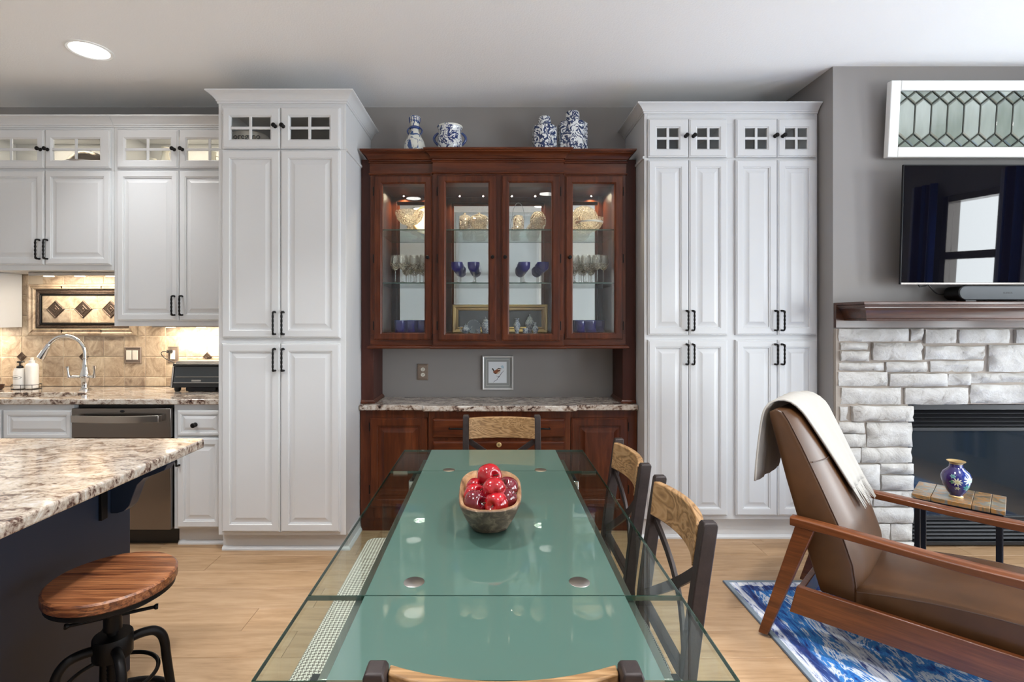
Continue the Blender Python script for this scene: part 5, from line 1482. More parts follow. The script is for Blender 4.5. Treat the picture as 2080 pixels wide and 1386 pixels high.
mini('miniature_bottle', 'tiny double gourd bottle vase right of the lidded urn', 'vase', 1087.5, 3.47, [(0, 0), (0.016, 0), (0.014, 0.008), (0.022, 0.028), (0.018, 0.042), (0.008, 0.052), (0.010, 0.062), (0.009, 0.074), (0.007, 0.074), (0, 0.06)], lid=[(0.0075, 0.0735), (0.0085, 0.0755), (0.0095, 0.0735)])

# ================================================================== FIREPLACE WALL
YS = 3.055
t = thing('stone_surround', 'whitewashed ledgestone fireplace surround on the grey chimney wall', 'fireplace', (2.9, 3.08, 0))
ZST = Z(668, YS)
m = MB().box(CXL + 0.003, OPX0 + 0.02, YS + 0.012, CYF - 0.0005, 0, ZST).box(OPX1 - 0.02, 3.97, YS + 0.012, CYF - 0.0005, 0, ZST).box(OPX0 + 0.02, OPX1 - 0.02, YS + 0.012, CYF - 0.0005, OPZ, ZST)
m.build('mortar_bed', M['mortar'], t, smooth=0)
def SX(zx): return X(1680 + zx / 2.52, YS)
def SZ(zy): return Z(600 + zy / 2.52, YS)
rows = [
 (172, 238, [(62, 422)]), (172, 236, [(428, 497)]), (175, 247, [(500, 660), (678, 945), (965, 1180)]),
 (243, 281, [(70, 212)]), (287, 338, [(70, 212)]), (243, 334, [(234, 490)]), (261, 331, [(502, 809)]), (254, 394, [(828, 1090)]),
 (345, 387, [(65, 296)]), (342, 394, [(301, 516)]), (336, 394, [(530, 809)]),
 (393, 466, [(62, 313)]), (401, 468, [(320, 612)]), (402, 461, [(616, 733)]), (400, 452, [(737, 1090)]),
 (474, 561, [(76, 382)]), (473, 562, [(398, 727)]), (459, 556, [(736, 1090)]),
 (573, 645, [(68, 115)]), (567, 646, [(128, 440)]),
 (652, 708, [(62, 192)]), (712, 777, [(62, 200)]), (652, 778, [(206, 441)]),
 (782, 860, [(62, 170), (176, 443)]),
 (866, 998, [(62, 268)]), (863, 918, [(260 + 12, 443)]), (922, 999, [(276, 441)]),
 (1004, 1082, [(62, 230), (238, 441)]), (1088, 1165, [(62, 180), (188, 440)]), (1171, 1258, [(62, 320), (328, 440)]), (1264, 1338, [(62, 210), (218, 440)]),
]
# right-hand pier and the lintel beyond the frame
for (z0_, z1_) in ((175, 247), (254, 330), (336, 394), (400, 466), (474, 556)):
    rows.append((z0_, z1_, [(1190 if z0_ == 175 else 1100, 1388), (1396, 1690)]))
for k in range(8): rows.append((567 + k * 96, 567 + k * 96 + 88, [(1395, 1535), (1543, 1690)]))
rng = random.Random(21)
def stone(x0, x1, z0, z1, sd):
    nu = max(4, int((x1 - x0) / 0.03) + 1); nv = max(4, int((z1 - z0) / 0.022) + 1)
    nu, nv = min(nu, 12), min(nv, 7)
    off = Vector((sd * 7.3, sd * 3.1, 0))
    base = rng.uniform(0.006, 0.022); tiltx = rng.uniform(-0.006, 0.006); tz = rng.uniform(-0.004, 0.006)
    P = []
    for j in range(nv):
        for i in range(nu):
            u, v = i / (nu - 1), j / (nv - 1)
            e = 0.0035
            jx = mnoise.noise(Vector((v * 3 + sd, i * .9, 1.7))) * e * 1.6 * (1 if i in (0, nu - 1) else 1.5)
            jz = mnoise.noise(Vector((u * 5 + sd, j * .9, 9.2))) * e * 1.3
            x = x0 + (x1 - x0) * u + jx; z = z0 + (z1 - z0) * v + jz
            edge = i in (0, nu - 1) or j in (0, nv - 1)
            d = base + tiltx * (u - .5) * 2 + tz * (v - .5) * 2 + 0.014 * mnoise.noise(Vector((x * 14, z * 24, sd))) + 0.007 * mnoise.noise(Vector((x * 45, z * 60, sd)))
            if edge: d = min(d, base) - 0.012
            P.append((x, YS - d, z))
    b = MB(); n = len(P)
    vs = P[:]; fs = []
    for j in range(nv - 1):
        for i in range(nu - 1):
            a = j * nu + i
            fs.append((a, a + 1, a + nu + 1, a + nu))
    ring = [i for i in range(nu)] + [j * nu + nu - 1 for j in range(1, nv)] + [(nv - 1) * nu + i for i in range(nu - 2, -1, -1)] + [j * nu for j in range(nv - 2, 0, -1)]
    for r_ in ring: vs.append((P[r_][0], YS + 0.0125, P[r_][2]))
    L = len(ring)
    for k in range(L):
        fs.append((ring[k], n + k, n + (k + 1) % L, ring[(k + 1) % L]))
    b.add(vs, fs)
    b.build('stone', M['stone'], t, smooth=55)
sd = 0
for (a, c, xsplit) in rows:
    for (p, q_) in xsplit:
        sd += 1
        stone(SX(p) + 0.002, SX(q_) - 0.002, max(SZ(c) + 0.002, 0.004), SZ(a) - 0.001, sd)

# gas insert
YI = 3.14
zi0, zi1 = 0.012, OPZ - 0.015
t = thing('gas_fireplace', 'black gas fireplace insert with louvres and dark glass in the stone surround', 'fireplace', (3.05, 3.3, 0))
xi0, xi1 = OPX0 + 0.03, OPX1 - 0.03
XI0 = X(1857, YI)
m = MB().box(xi0, xi1, YI + 0.03, 3.44, zi0, zi1)
m.build('housing', M['firebox'], t)
zl0, zl1 = Z(869, YI), Z(1050, YI)
m = MB()
m.box(xi0, xi1, YI, YI + 0.03, Z(833, YI), zi1)
m.box(xi0, xi1, YI, YI + 0.03, Z(876, YI), zl0)
m.box(xi0, xi0 + 0.03, YI, YI + 0.03, zl1, Z(876, YI)).box(xi1 - 0.03, xi1, YI, YI + 0.03, zl1, Z(876, YI))
m.box(xi0, xi1, YI, YI + 0.03, zl1 - 0.02, zl1)
m.box(xi0, xi1, YI, YI + 0.03, zi0, 0.035)
m.build('front_frame', M['firebox'], t, 0.002)
MB().box(xi0 + 0.03, xi1 - 0.03, YI + 0.012, YI + 0.018, zl1, Z(876, YI)).build('glass', M['fire_glass'], t, smooth=0)
def louvre(z0, z1):
    MB().prism([(YI - 0.002, z0 + 0.004), (YI + 0.004, z0), (YI + 0.026, z1 - 0.006), (YI + 0.016, z1)], xi0 + 0.004, xi1 - 0.004, 'YZ').build('louvre', M['black_steel'], t, 0.001)
for k in range(4): louvre(Z(867 - 8.6 * k, YI), Z(860 - 8.6 * k, YI))
for k in range(6): louvre(Z(1096 - 7.6 * k, YI), Z(1089 - 7.6 * k, YI))

# mantel
ZM = 1.498
t = thing('mantel_shelf', 'dark stained wood mantel shelf above the stone fireplace', 'mantel', (2.95, 3.0, 1.36))
x0, yf = 2.115, 2.89
MB().box(x0, 3.94, yf, CYF - 0.001, ZM - 0.09, ZM - 0.001).build('core', M['mantel'], t)
prof = [(0, ZM - 0.108), (0.006, ZM - 0.108), (0.008, ZM - 0.102), (0.006, ZM - 0.096), (0.012, ZM - 0.092), (0.016, ZM - 0.08), (0.020, ZM - 0.062), (0.030, ZM - 0.045), (0.042, ZM - 0.036), (0.042, ZM - 0.030), (0.048, ZM - 0.028), (0.050, ZM - 0.022), (0.048, ZM - 0.017), (0.054, ZM - 0.015), (0.056, ZM - 0.004), (0.054, ZM), (0, ZM)]
MB().sweep([(x0, CYF - 0.001), (x0, yf), (3.94, yf)], prof).build('moulding', M['mantel'], t, smooth=25)
MB().box(CXL + 0.004, 3.95, CYF - 0.022, CYF - 0.001, Z(666, CYF), ZM - 0.0005).build('back_board', M['mantel'], t, 0.001)

# soundbar and cables
ysb = 2.935
xs0 = X(1947, ysb)
zb0, zb1 = ZM + 0.012, Z(581, ysb)
t = thing('soundbar', 'charcoal grey soundbar with rounded end lying on the mantel', 'speaker', (3.0, ysb, ZM))
hgt = zb1 - zb0
cz = (zb0 + zb1) / 2
def stad(x0_, x1_, r):
    pts = []
    for k in range(13):
        a = PI / 2 + PI * k / 12; pts.append((x0_ + r + r * math.cos(a), cz + r * math.sin(a)))
    for k in range(13):
        a = -PI / 2 + PI * k / 12; pts.append((x1_ - r + r * math.cos(a), cz + r * math.sin(a)))
    return pts
MB().prism(stad(xs0, xs0 + 0.66, hgt / 2), ysb, ysb + 0.1).build('body', M['black_plastic'], t, 0.003)
MB().prism(stad(xs0 + 0.002, xs0 + 0.658, hgt / 2 - 0.002), ysb - 0.006, ysb + 0.001).build('grille', M['soundbar'], t, 0.002)
MB().box(xs0 + 0.06, xs0 + 0.12, ysb + 0.02, ysb + 0.08, ZM + 0.0005, zb0 + 0.002).box(xs0 + 0.54, xs0 + 0.60, ysb + 0.02, ysb + 0.08, ZM + 0.0005, zb0 + 0.002).build('foot', M['black_plastic'], t)
text('badge', 'SONOS', 0.016, (X(2045, ysb), ysb - 0.0063, cz), plain('badge_grey', C(60, 62, 64), 0.6), t)

# television, tilted slightly forward
yt = 2.965
xt0, wt, ht = X(1832.5, 2.95), 1.21, 0.684
zt0 = Z(577, 2.945)
t = thing('television', 'large flat black television hung on the grey chimney wall', 'television', (xt0 + wt / 2, yt, zt0))
R = Matrix.Translation(Vector((0, 2.965, zt0))) @ Matrix.Rotation(math.radians(2.0), 4, 'X') @ Matrix.Translation(Vector((0, -2.965, -zt0)))
MB().box(xt0, xt0 + wt, yt, yt + 0.012, zt0, zt0 + ht).xform(R).build('cabinet', M['black_plastic'], t, 0.002)
MB().box(xt0 + 0.2, xt0 + wt - 0.2, yt + 0.0121, yt + 0.05, zt0 + 0.05, zt0 + 0.4).xform(R).build('back_box', M['black_plastic'], t, 0.004)
MB().box(xt0 + 0.004, xt0 + wt - 0.004, yt - 0.003, yt + 0.0, zt0 + 0.010, zt0 + ht - 0.004).xform(R).build('screen', M['dark_glass'], t, smooth=0)
MB().loops([rect_loop(xt0 - 0.001, xt0 + wt + 0.001, zt0 - 0.001, zt0 + ht + 0.001, i, yy) for i, yy in ((0, yt + 0.008), (0, yt - 0.004), (0.003, yt - 0.004), (0.003, yt + 0.008))], wrap=True).xform(R).build('bezel', M['black_steel'], t, smooth=0)
MB().box(xt0 + 0.003, xt0 + wt - 0.003, yt - 0.0042, yt + 0.002, zt0 - 0.001, zt0 + 0.008).xform(R).build('lower_trim', M['dark_steel'], t, smooth=0)
MB().box(xt0 + 0.4, xt0 + 0.8, 3.01, CYF - 0.001, zt0 + 0.2, zt0 + 0.5).build('wall_mount', M['black_iron'], t)
cb = MB()
o = MB().tube(catmull([(X(1878, 3.0), 3.0, zt0 + 0.03), (X(1885, 3.02), 3.0, zt0 - 0.02), (X(1905, 3.02), 3.02, zt0 - 0.055), (X(1925, 3.02), 3.03, zt0 - 0.05), (X(1950, 3.03), 3.04, zt0 - 0.02), (X(1975, 3.03), 3.04, zt0 + 0.02)]), 0.0035, 8).build('cable', M['black_plastic'], t, smooth=60)
MB().tube([(X(1860, 3.02), 3.02, zt0 + 0.02), (X(1868, 3.02), 3.02, zt0 - 0.012), (X(1880, 3.02), 3.02, zt0 - 0.006), (X(1900, 3.02), 3.03, zt0 + 0.02)], 0.0035, 8).build('cable', M['black_plastic'], t, smooth=60)

# leaded glass sash leaning on the wall above the television
xl0 = X(1801, 3.02); wl, hl = 1.36, 0.44
zl0_ = Z(322, 3.04)
t = thing('leaded_glass_sash', 'white framed leaded glass window sash hung above the television', 'window panel', (xl0 + wl / 2, 3.03, zl0_))
R = Matrix.Translation(Vector((0, 3.03, zl0_))) @ Matrix.Rotation(math.radians(4.0), 4, 'X') @ Matrix.Translation(Vector((0, -3.03, -zl0_)))
fx_, fz_ = 0.072, 0.056
ix0, ix1, iz0, iz1 = xl0 + 0.058, xl0 + wl - 0.058, zl0_ + 0.060, zl0_ + hl - 0.056
yfr = 3.012
m = MB()
for (a, b_, c_, d_) in ((xl0, ix0, zl0_, zl0_ + hl), (ix1, xl0 + wl, zl0_, zl0_ + hl)):
    m.box(a, b_, yfr, yfr + 0.036, c_, d_)
m.build('stile', M['old_white'], t, 0.003) if False else None
for (nm, a, b_, c_, d_) in (('stile', xl0, ix0, zl0_, zl0_ + hl), ('stile', ix1, xl0 + wl, zl0_, zl0_ + hl), ('rail', ix0, ix1, zl0_, iz0), ('rail', ix0, ix1, iz1, zl0_ + hl)):
    MB().box(a, b_, yfr, yfr + 0.036, c_, d_).xform(R).build(nm, M['old_white'], t, 0.004)
NC = 13
pit = (ix1 - ix0) / NC
dh = pit * 0.40 * 1.02      # half height of the diamonds
yg = yfr + 0.014
def pane(poly, name='pane'):
    c = Vector((sum(p[0] for p in poly) / len(poly), sum(p[1] for p in poly) / len(poly)))
    def lp(k, y): return [(c.x + (p[0] - c.x) * k, y, c.y + (p[1] - c.y) * k) for p in poly]
    size = max((Vector(p) - c).length for p in poly)
    k1 = 1 - 0.0022 / size; k2 = 1 - 0.015 / size
    MB().loops([lp(k1, yg + 0.006), lp(k1, yg + 0.001), lp(max(k2, 0.35), yg - 0.005)]).xform(R).build(name, M['bevel_glass'], t, smooth=0)
came = MB()
def line(p, q_, w=0.0045): came.bar((p[0], yg, p[1]), (q_[0], yg, q_[1]), w, 0.010, up=(0, 1, 0))
zt_c, zb_c = iz1 - dh * 1.0, iz0 + dh * 1.0
H2 = dh
for i in range(NC + 1):
    xv = ix0 + i * pit
    # vertical came sits between hexagons; diamonds above and below it
    if 0 < i < NC:
        line((xv, zb_c + dh), (xv, zt_c - dh))
        pane([(xv, zt_c + dh), (xv - pit / 2, zt_c), (xv, zt_c - dh), (xv + pit / 2, zt_c)])
        pane([(xv, zb_c + dh), (xv - pit / 2, zb_c), (xv, zb_c - dh), (xv + pit / 2, zb_c)])
    else:
        s = 1 if i == 0 else -1
        pane([(xv, zt_c + dh), (xv, zt_c - dh), (xv + s * pit / 2, zt_c)])
        pane([(xv, zb_c + dh), (xv, zb_c - dh), (xv + s * pit / 2, zb_c)])
    for s in (-1, 1):
        if (i == 0 and s < 0) or (i == NC and s > 0): continue
        for zc_ in (zt_c, zb_c):
            line((xv, zc_ + dh), (xv + s * pit / 2, zc_)); line((xv, zc_ - dh), (xv + s * pit / 2, zc_))
for i in range(NC):
    a, b_ = ix0 + i * pit, ix0 + (i + 1) * pit; mid = (a + b_) / 2
    pane([(a, zb_c + dh), (mid, zb_c), (b_, zb_c + dh), (b_, zt_c - dh), (mid, zt_c), (a, zt_c - dh)])
    pane([(a, zt_c + dh), (mid, zt_c), (b_, zt_c + dh)])
    pane([(a, zb_c - dh), (mid, zb_c), (b_, zb_c - dh)])
came.xform(R).build('lead_came', M['lead'], t, smooth=0)
MB().box(ix0 - 0.002, ix1 + 0.002, yg + 0.0065, yg + 0.012, iz0 - 0.002, iz1 + 0.002).xform(R).build('backing', plain('sage_backing', C(120, 128, 118), 0.8), t, smooth=0)

# ================================================================== ISLAND AND STOOL
t = thing('kitchen_island', 'navy kitchen island body with curved corbel under granite', 'island', (-1.9, 1.2, 0))
xi = -1.45
MB().box(-2.5, xi, 0.30, 2.05, 0.0, 0.878).build('body', M['navy'], t, 0.002)
prof = []
# corbel profile in (x,z): from body out to the tip
cz0, cz1, cxo = 0.878, 0.665, -1.235
prof = [(xi + 0.0005, cz0 - 0.0005), (cxo, cz0 - 0.0005), (cxo, cz0 - 0.03), (cxo - 0.012, cz0 - 0.05), (cxo - 0.05, cz0 - 0.066), (cxo - 0.09, cz0 - 0.08), (cxo - 0.115, cz0 - 0.105), (cxo - 0.13, cz0 - 0.145), (cxo - 0.145, cz0 - 0.185), (cxo - 0.165, cz0 - 0.205), (cxo - 0.19, cz1), (xi + 0.0005, cz1)]
MB().prism(prof, 1.945, 1.995).build('corbel', M['navy'], t, 0.002)
MB().box(xi + 0.0005, xi + 0.012, 1.885, 1.915, 0.66, 0.876).build('bracket_strip', M['black_iron'], t, 0.001)
o = shape_slab([(-2.75, 0.25), (-1.172, 0.25), (-1.172, 2.085), (-1.192, 2.105), (-2.75, 2.105)], [], 0.8785, 0.914, 'island_granite_top', M['granite_i'], None, 0.007)
tag(o, 'pale brown speckled granite top on the navy island', 'countertop')

sx, sy = -1.145, 1.545
t = thing('bar_stool', 'round stained wood bar stool on black screw base beside the island', 'stool', (sx, sy, 0))
R1 = Matrix.Translation(Vector((sx, sy, 0))) @ Matrix.Rotation(math.radians(28), 4, 'Z')
ORGs = ORG[t.name]
zs5 = 0.63
sr = 0.168
MB().lathe([(0, zs5 - 0.032), (sr - 0.004, zs5 - 0.032), (sr, zs5 - 0.028), (sr, zs5 - 0.005), (sr - 0.006, zs5), (0, zs5)], 56).xform(R1).build('seat', M['stool_wood'], t, smooth=35)
MB().lathe([(0, zs5 - 0.055), (sr - 0.02, zs5 - 0.055), (sr - 0.006, zs5 - 0.046), (sr - 0.006, zs5 - 0.0325), (0, zs5 - 0.0325)], 48).xform(R1).build('seat_pan', M['black_iron'], t, smooth=35)
MB().lathe([(0, zs5 - 0.16), (0.024, zs5 - 0.16), (0.024, zs5 - 0.075), (0.03, zs5 - 0.062), (0.03, zs5 - 0.056), (0, zs5 - 0.056)], 24).xform(R1).build('collar', M['black_iron'], t)
MB().tube([(s_, 0, zs5 - 0.122) for s_ in (-0.115, -0.109, -0.103, 0.103, 0.109, 0.115)], [0.008, 0.009, 0.005, 0.005, 0.009, 0.008], 12).xform(R1).build('turn_handle', M['black_iron'], t)
sc = [(0.0, 0.25)]
nz = 40
prof = [(0, 0.27)]
for k in range(nz):
    z = 0.27 + (zs5 - 0.12 - 0.27) * k / (nz - 1)
    prof.append((0.0165 if k % 2 else 0.0135, z))
MB().lathe(prof, 18).xform(R1).build('screw', M['black_iron'], t, smooth=60)
hz = 0.42
MB().lathe([(0, hz - 0.03), (0.05, hz - 0.03), (0.052, hz - 0.026), (0.052, hz + 0.03), (0.05, hz + 0.034), (0, hz + 0.034)], 28).xform(R1).build('hub', M['black_iron'], t)
for k in range(4):
    a = PI / 2 * k + 0.3
    c, s = math.cos(a), math.sin(a)
    pts = []
    for r_, z in catmull(((0.045, hz + 0.004), (0.075, hz + 0.006), (0.105, hz), (0.125, hz - 0.02), (0.135, hz - 0.05), (0.14, hz - 0.1), (0.155, 0.2), (0.185, 0.02), (0.187, 0.011))):
        pts.append((r_ * c, r_ * s, z))
    L = MB().tube(pts, 0.0135, 12).xform(R1).build('leg', M['black_iron'], t, smooth=60)
    MB().lathe([(0, 0.0), (0.019, 0.0), (0.019, 0.01), (0.014, 0.014), (0, 0.014)], 14, (0.187 * c, 0.187 * s, 0)).xform(R1).build('foot_pad', M['black_plastic'], L)
MB().tube([(0.168 * math.cos(a), 0.168 * math.sin(a), 0.20) for a in [2 * PI * k / 48 for k in range(48)]], 0.010, 12, closed=True).xform(R1).build('foot_ring', M['black_iron'], t, smooth=60)
MB().tube([(0.115 * math.cos(a), 0.115 * math.sin(a), 0.325) for a in [2 * PI * k / 48 for k in range(48)]], 0.006, 10, closed=True).xform(R1).build('brace_ring', M['black_iron'], t, smooth=60)

# ================================================================== GLASS DINING TABLE
TX, ZG = 0.006, 0.75
hw, fb = 0.443, 0.308
t = thing('dining_table', 'long glass dining table with green frosted centre band and chrome legs', 'table', (TX, 1.74, 0))
y0t, ym0, ym1, y1t = 0.931, 1.216, 2.198, 2.552
gthk = 0.012
for (nm, a, b_, w_, dz) in (('leaf', y0t, ym0 - 0.004, hw, 0), ('glass_top', ym0, ym1, hw, 0), ('leaf', ym1 + 0.004, y1t, hw, 0)):
    for s, q0, q1 in ((0, TX - fb, TX + fb),):
        mid = MB().box(q0, q1, a, b_, ZG - gthk - dz, ZG - dz).build(nm, M['frost'], t, smooth=0)
    for q0, q1 in ((TX - w_, TX - fb), (TX + fb, TX + w_)):
        MB().box(q0 + (0.0003 if q0 > 0 else 0), q1 - (0.0003 if q1 < 0 else 0), a, b_, ZG - gthk - dz, ZG - dz).build('clear_glass', M['table_glass'], mid, smooth=0)
        xo = q0 if q0 < 0 else q1
        s = -1 if q0 < 0 else 1
        MB().box(min(xo, xo + s * 0.0012), max(xo, xo + s * 0.0012), a, b_, ZG - gthk + 0.0008, ZG - 0.0008).build('glass_edge', M['glass_edge'], mid, smooth=0)
        MB().box(q0, q1, a - 0.0012, a - 0.0002, ZG - gthk + 0.0008, ZG - 0.0008).build('glass_edge', M['glass_edge'], mid, smooth=0)
        MB().box(q0, q1, b_ + 0.0002, b_ + 0.0012, ZG - gthk + 0.0008, ZG - 0.0008).build('glass_edge', M['glass_edge'], mid, smooth=0)
for (x0, x1) in ((-0.365, -0.245), (0.257, 0.377)):
    for (a, b_) in ((0.945, 1.015), (2.232, 2.302)):
        MB().box(x0, x1, a, b_, 0.0, 0.695).build('leg', M['chrome'], t, 0.003)
        MB().box(x0 + 0.012, x1 - 0.012, a + 0.008, b_ - 0.008, 0.6955, 0.71).build('leg_cap', M['black_steel'], t, 0.002)
    xm = (x0 + x1) / 2
    MB().box(xm - 0.02, xm + 0.02, 0.95, 2.42, 0.7105, 0.7375).build('slide_rail', M['steel'], t, 0.002)
for (x, y_) in ((-0.195, 1.276), (0.217, 1.276), (-0.187, 2.214), (0.209, 2.214)):
    MB().lathe([(0, 0.0012), (0.024, 0.0012), (0.026, 0.0002)], 32, (x, y_, ZG)).build('glass_mount', M['steel'], t)
MB().box(-0.2, 0.22, 2.22, 2.28, 0.66, 0.70).build('cross_rail', M['steel'], t, 0.002)
MB().box(-0.2, 0.22, 0.95, 1.01, 0.66, 0.70).build('cross_rail', M['steel'], t, 0.002)
for q0, q1 in ((-0.437, -0.36), (0.372, 0.449)):
    MB().box(q0 + 0.012, q1 - 0.004, ym1 + 0.0, ym1 + 0.0036, ZG - gthk - 0.003, ZG - 0.001).build('leaf_clip', M['steel'], t)

# dough bowl and apples
bxc, byc, bz = X(995, 1.66), 1.668, ZG + 0.0005
t = thing('dough_bowl', 'worn wooden dough bowl filled with red apples on the glass table', 'bowl', (bxc, byc, bz))
def boat(kx, ky, z, n=40, sq=0.62):
    lp = []
    for k in range(n):
        a = 2 * PI * k / n
        c, s = math.cos(a), math.sin(a)
        wob = 1 + 0.018 * math.sin(3 * a + 1) + 0.012 * math.sin(7 * a)
        lp.append((bxc + kx * math.copysign(abs(c) ** sq, c) * wob, byc + ky * math.copysign(abs(s) ** sq, s) * wob, z))
    return lp
outer = [boat(0.05, 0.095, bz), boat(0.062, 0.11, bz + 0.004), boat(0.082, 0.15, bz + 0.045), boat(0.100, 0.192, bz + 0.092), boat(0.101, 0.196, bz + 0.100), boat(0.098, 0.193, bz + 0.104), boat(0.090, 0.182, bz + 0.102)]
inner = [boat(0.086, 0.176, bz + 0.094), boat(0.074, 0.15, bz + 0.06), boat(0.058, 0.12, bz + 0.036), boat(0.02, 0.05, bz + 0.03)]
ob = MB().loops(outer + inner).build('bowl', M['bowl'], t, smooth=60)
at = ob.data.attributes.new('inside', 'FLOAT', 'POINT')
at.data.foreach_set('value', [0.0] * 40 * 5 + [0.6] * 80 + [1.0] * 40 * 4)
ORG[ob.name] = ORG[t.name]
def apple_mesh(name, mat, root):
    r = 0.037
    prof = []
    for k in range(19):
        a = PI * k / 18
        rr = math.sin(a) * r * (1.03 - 0.10 * math.cos(a) * -1)
        z = -math.cos(a) * r * 0.98
        dimp = math.exp(-(math.sin(a) / 0.33) ** 2)
        z += dimp * (0.012 if a < PI / 2 else -0.017)
        prof.append((max(rr, 0.0), z))
    b = MB()
    lps = []
    n = 28
    for (q, z) in prof:
        lp = []
        for k in range(n):
            a = 2 * PI * k / n
            f = 1 + 0.028 * math.cos(5 * a) * (1 if z < 0 else 0.4) * min(1, q / 0.02)
            lp.append((q * f * math.cos(a), q * f * math.sin(a), z + (-0.002 * math.cos(5 * a) if z < -0.02 else 0)))
        lps.append(lp)
    b.loops(lps).build('skin', mat, root, smooth=70)
    MB().tube([(0, 0, 0.016), (0.002, 0, 0.028), (0.006, 0.001, 0.040)], [0.0016, 0.0014, 0.002], 6).build('stem', M['stem'], root)
    MB().lathe([(0.001, -0.022), (0.004, -0.026), (0.0065, -0.031), (0.003, -0.028)], 5).build('calyx', M['stem'], root)
def apple_at(px, D, z, rot, sc_, label, mat='apple'):
    t = thing('apple', label, 'apple', (0, 0, 0), group='apples in the dough bowl')
    apple_mesh('apple', M[mat], t)
    t.location = (X(px, D), D, z); t.rotation_euler = rot; t.scale = (sc_, sc_, sc_)
    return t
apple_at(995, 1.705, Z(968, 1.705), (1.2, 0.2, 0.5), 1.12, 'large bright red apple at the top back of the pile')
apple_at(1003.5, 1.585, Z(994, 1.585), (-1.15, 0.15, 0.2), 1.0, 'red apple in the middle of the pile showing its base')
apple_at(967, 1.685, Z(986, 1.685) - 0.008, (0.5, 0.8, 0), 0.86, 'small red apple at the left back of the bowl')
apple_at(965, 1.60, Z(1002, 1.6) - 0.004, (0.9, -0.3, 1.0), 0.9, 'red apple on the left between two others')
apple_at(967, 1.565, Z(1018, 1.565) - 0.004, (1.3, 0.5, 0.6), 0.98, 'dark red apple at the left front of the bowl', 'apple_dark')
apple_at(1007, 1.556, Z(1022, 1.556) - 0.004, (1.4, 0.2, -0.5), 1.02, 'bright red apple at the front against the bowl rim')
apple_at(1030, 1.665, Z(988, 1.665) - 0.004, (0.4, -0.6, 0.3), 0.95, 'very dark apple at the right back of the bowl', 'apple_dark')
apple_at(1030, 1.585, Z(1008, 1.585) - 0.006, (0.8, 0.6, 0.9), 0.9, 'dull dark red apple at the right front of the bowl', 'apple_dark')

# ------------------------------------------------------------------ chairs (local: back at y=0, seat towards +y)
RI = M['rustic_iron']
def dining_chair(label, seat_mat):
    t = thing('dining_chair', label, 'chair', (0, 0, 0))
    def post_y(z):
        if z > 0.45: return 0.02 - 0.06 * ((z - 0.45) / 0.44) ** 1.1
        return 0.02 - 0.045 * ((0.45 - z) / 0.45) ** 1.4
    for s in (-1, 1):
        lps = []
        for z in (0.0, 0.15, 0.3, 0.45, 0.55, 0.65, 0.75, 0.84, 0.882, 0.89):
            y = post_y(z); w = 0.016 if z < 0.885 else 0.013; d_ = 0.019 if z < 0.885 else 0.016
            lps.append([(s * 0.19 - w, y - d_, z), (s * 0.19 + w, y - d_, z), (s * 0.19 + w, y + d_, z), (s * 0.19 - w, y + d_, z)])
        MB().loops(lps).build('back_post', RI, t, 0.003, smooth=30)
    # curved top rail
    bow = 0.036
    lps = []
    n = 15
    for k in range(n):
        u = -1 + 2 * k / (n - 1)
        x = u * 0.1738; y = -0.028 - bow * (1 - u * u) + 0.004
        za, zb3 = 0.768, 0.876
        ya, yb3 = y + 0.012, y
        lps.append([(x, ya - 0.011, za), (x, ya + 0.011, za), (x, yb3 + 0.011, zb3), (x, yb3 - 0.011, zb3)])
    MB().loops(lps).build('top_rail', M['oak_rail'], t, 0.003, smooth=40)
    for s in (-1, 1):
        pts = []
        for k in range(9):
            u = k / 8
            x = s * (-0.172 + 0.344 * u); z = 0.755 - 0.245 * u
            y = post_y(z) + 0.002 - 0.022 * math.sin(PI * u) + s * 0.004 * math.sin(PI * u)
            pts.append((x, y, z))
        b = MB(); lps = []
        for k, p in enumerate(pts):
            d = Vector(pts[min(k + 1, 8)]) - Vector(pts[max(k - 1, 0)]); d.normalize()
            up = d.cross(Vector((0, 1, 0))).normalized()
            lps.append([tuple(Vector(p) + up * (a * 0.014) + Vector((0, c * 0.005, 0))) for a, c in ((-1, -1), (1, -1), (1, 1), (-1, 1))])
        b.loops(lps).build('cross_brace', RI, t, 0.001, smooth=30)
    MB().box(-0.175, 0.175, -0.002, 0.022, 0.46, 0.49).build('lower_rail', RI, t, 0.002)
    # seat
    def seat_lp(k, z, ins):
        lp = []
        for i in range(44):
            a = 2 * PI * i / 44; c, s = math.cos(a), math.sin(a)
            x = (0.205 - ins) * math.copysign(abs(c) ** 0.42, c); y = 0.222 + (0.195 - ins) * math.copysign(abs(s) ** 0.42, s)
            if y < 0.04: x *= 0.95
            lp.append((x * (1 + 0.05 * (y - 0.2)), y, z))
        return lp
    MB().loops([seat_lp(0, 0.418, 0.012), seat_lp(0, 0.424, 0.004), seat_lp(0, 0.452, 0), seat_lp(0, 0.466, 0.008), seat_lp(0, 0.474, 0.026), seat_lp(0, 0.479, 0.07), seat_lp(0, 0.481, 0.13)]).build('seat', seat_mat, t, smooth=60)
    MB().box(-0.18, 0.18, 0.05, 0.39, 0.385, 0.417).build('seat_frame', RI, t, 0.003)
    for s in (-1, 1):
        MB().bar((s * 0.178, 0.385, 0.0), (s * 0.172, 0.372, 0.416), 0.032, 0.032).build('front_leg', RI, t, 0.003)
        MB().bar((s * 0.182, 0.0, 0.2), (s * 0.176, 0.37, 0.2), 0.018, 0.022).build('stretcher', RI, t, 0.002)
    return t
ch = dining_chair('near dining chair with curved oak rail showing only its top at the bottom edge', M['hound'])
place(ch, (0.0165, 0.802, 0), 0)
dup(ch, (0.05, 2.692, 0), PI, 'oak railed dining chair at the far table end before the dark hutch')
dup(ch, (0.512, 1.494, 0), PI / 2, 'dining chair along the table side with swirling grain in its rail, nearer one')
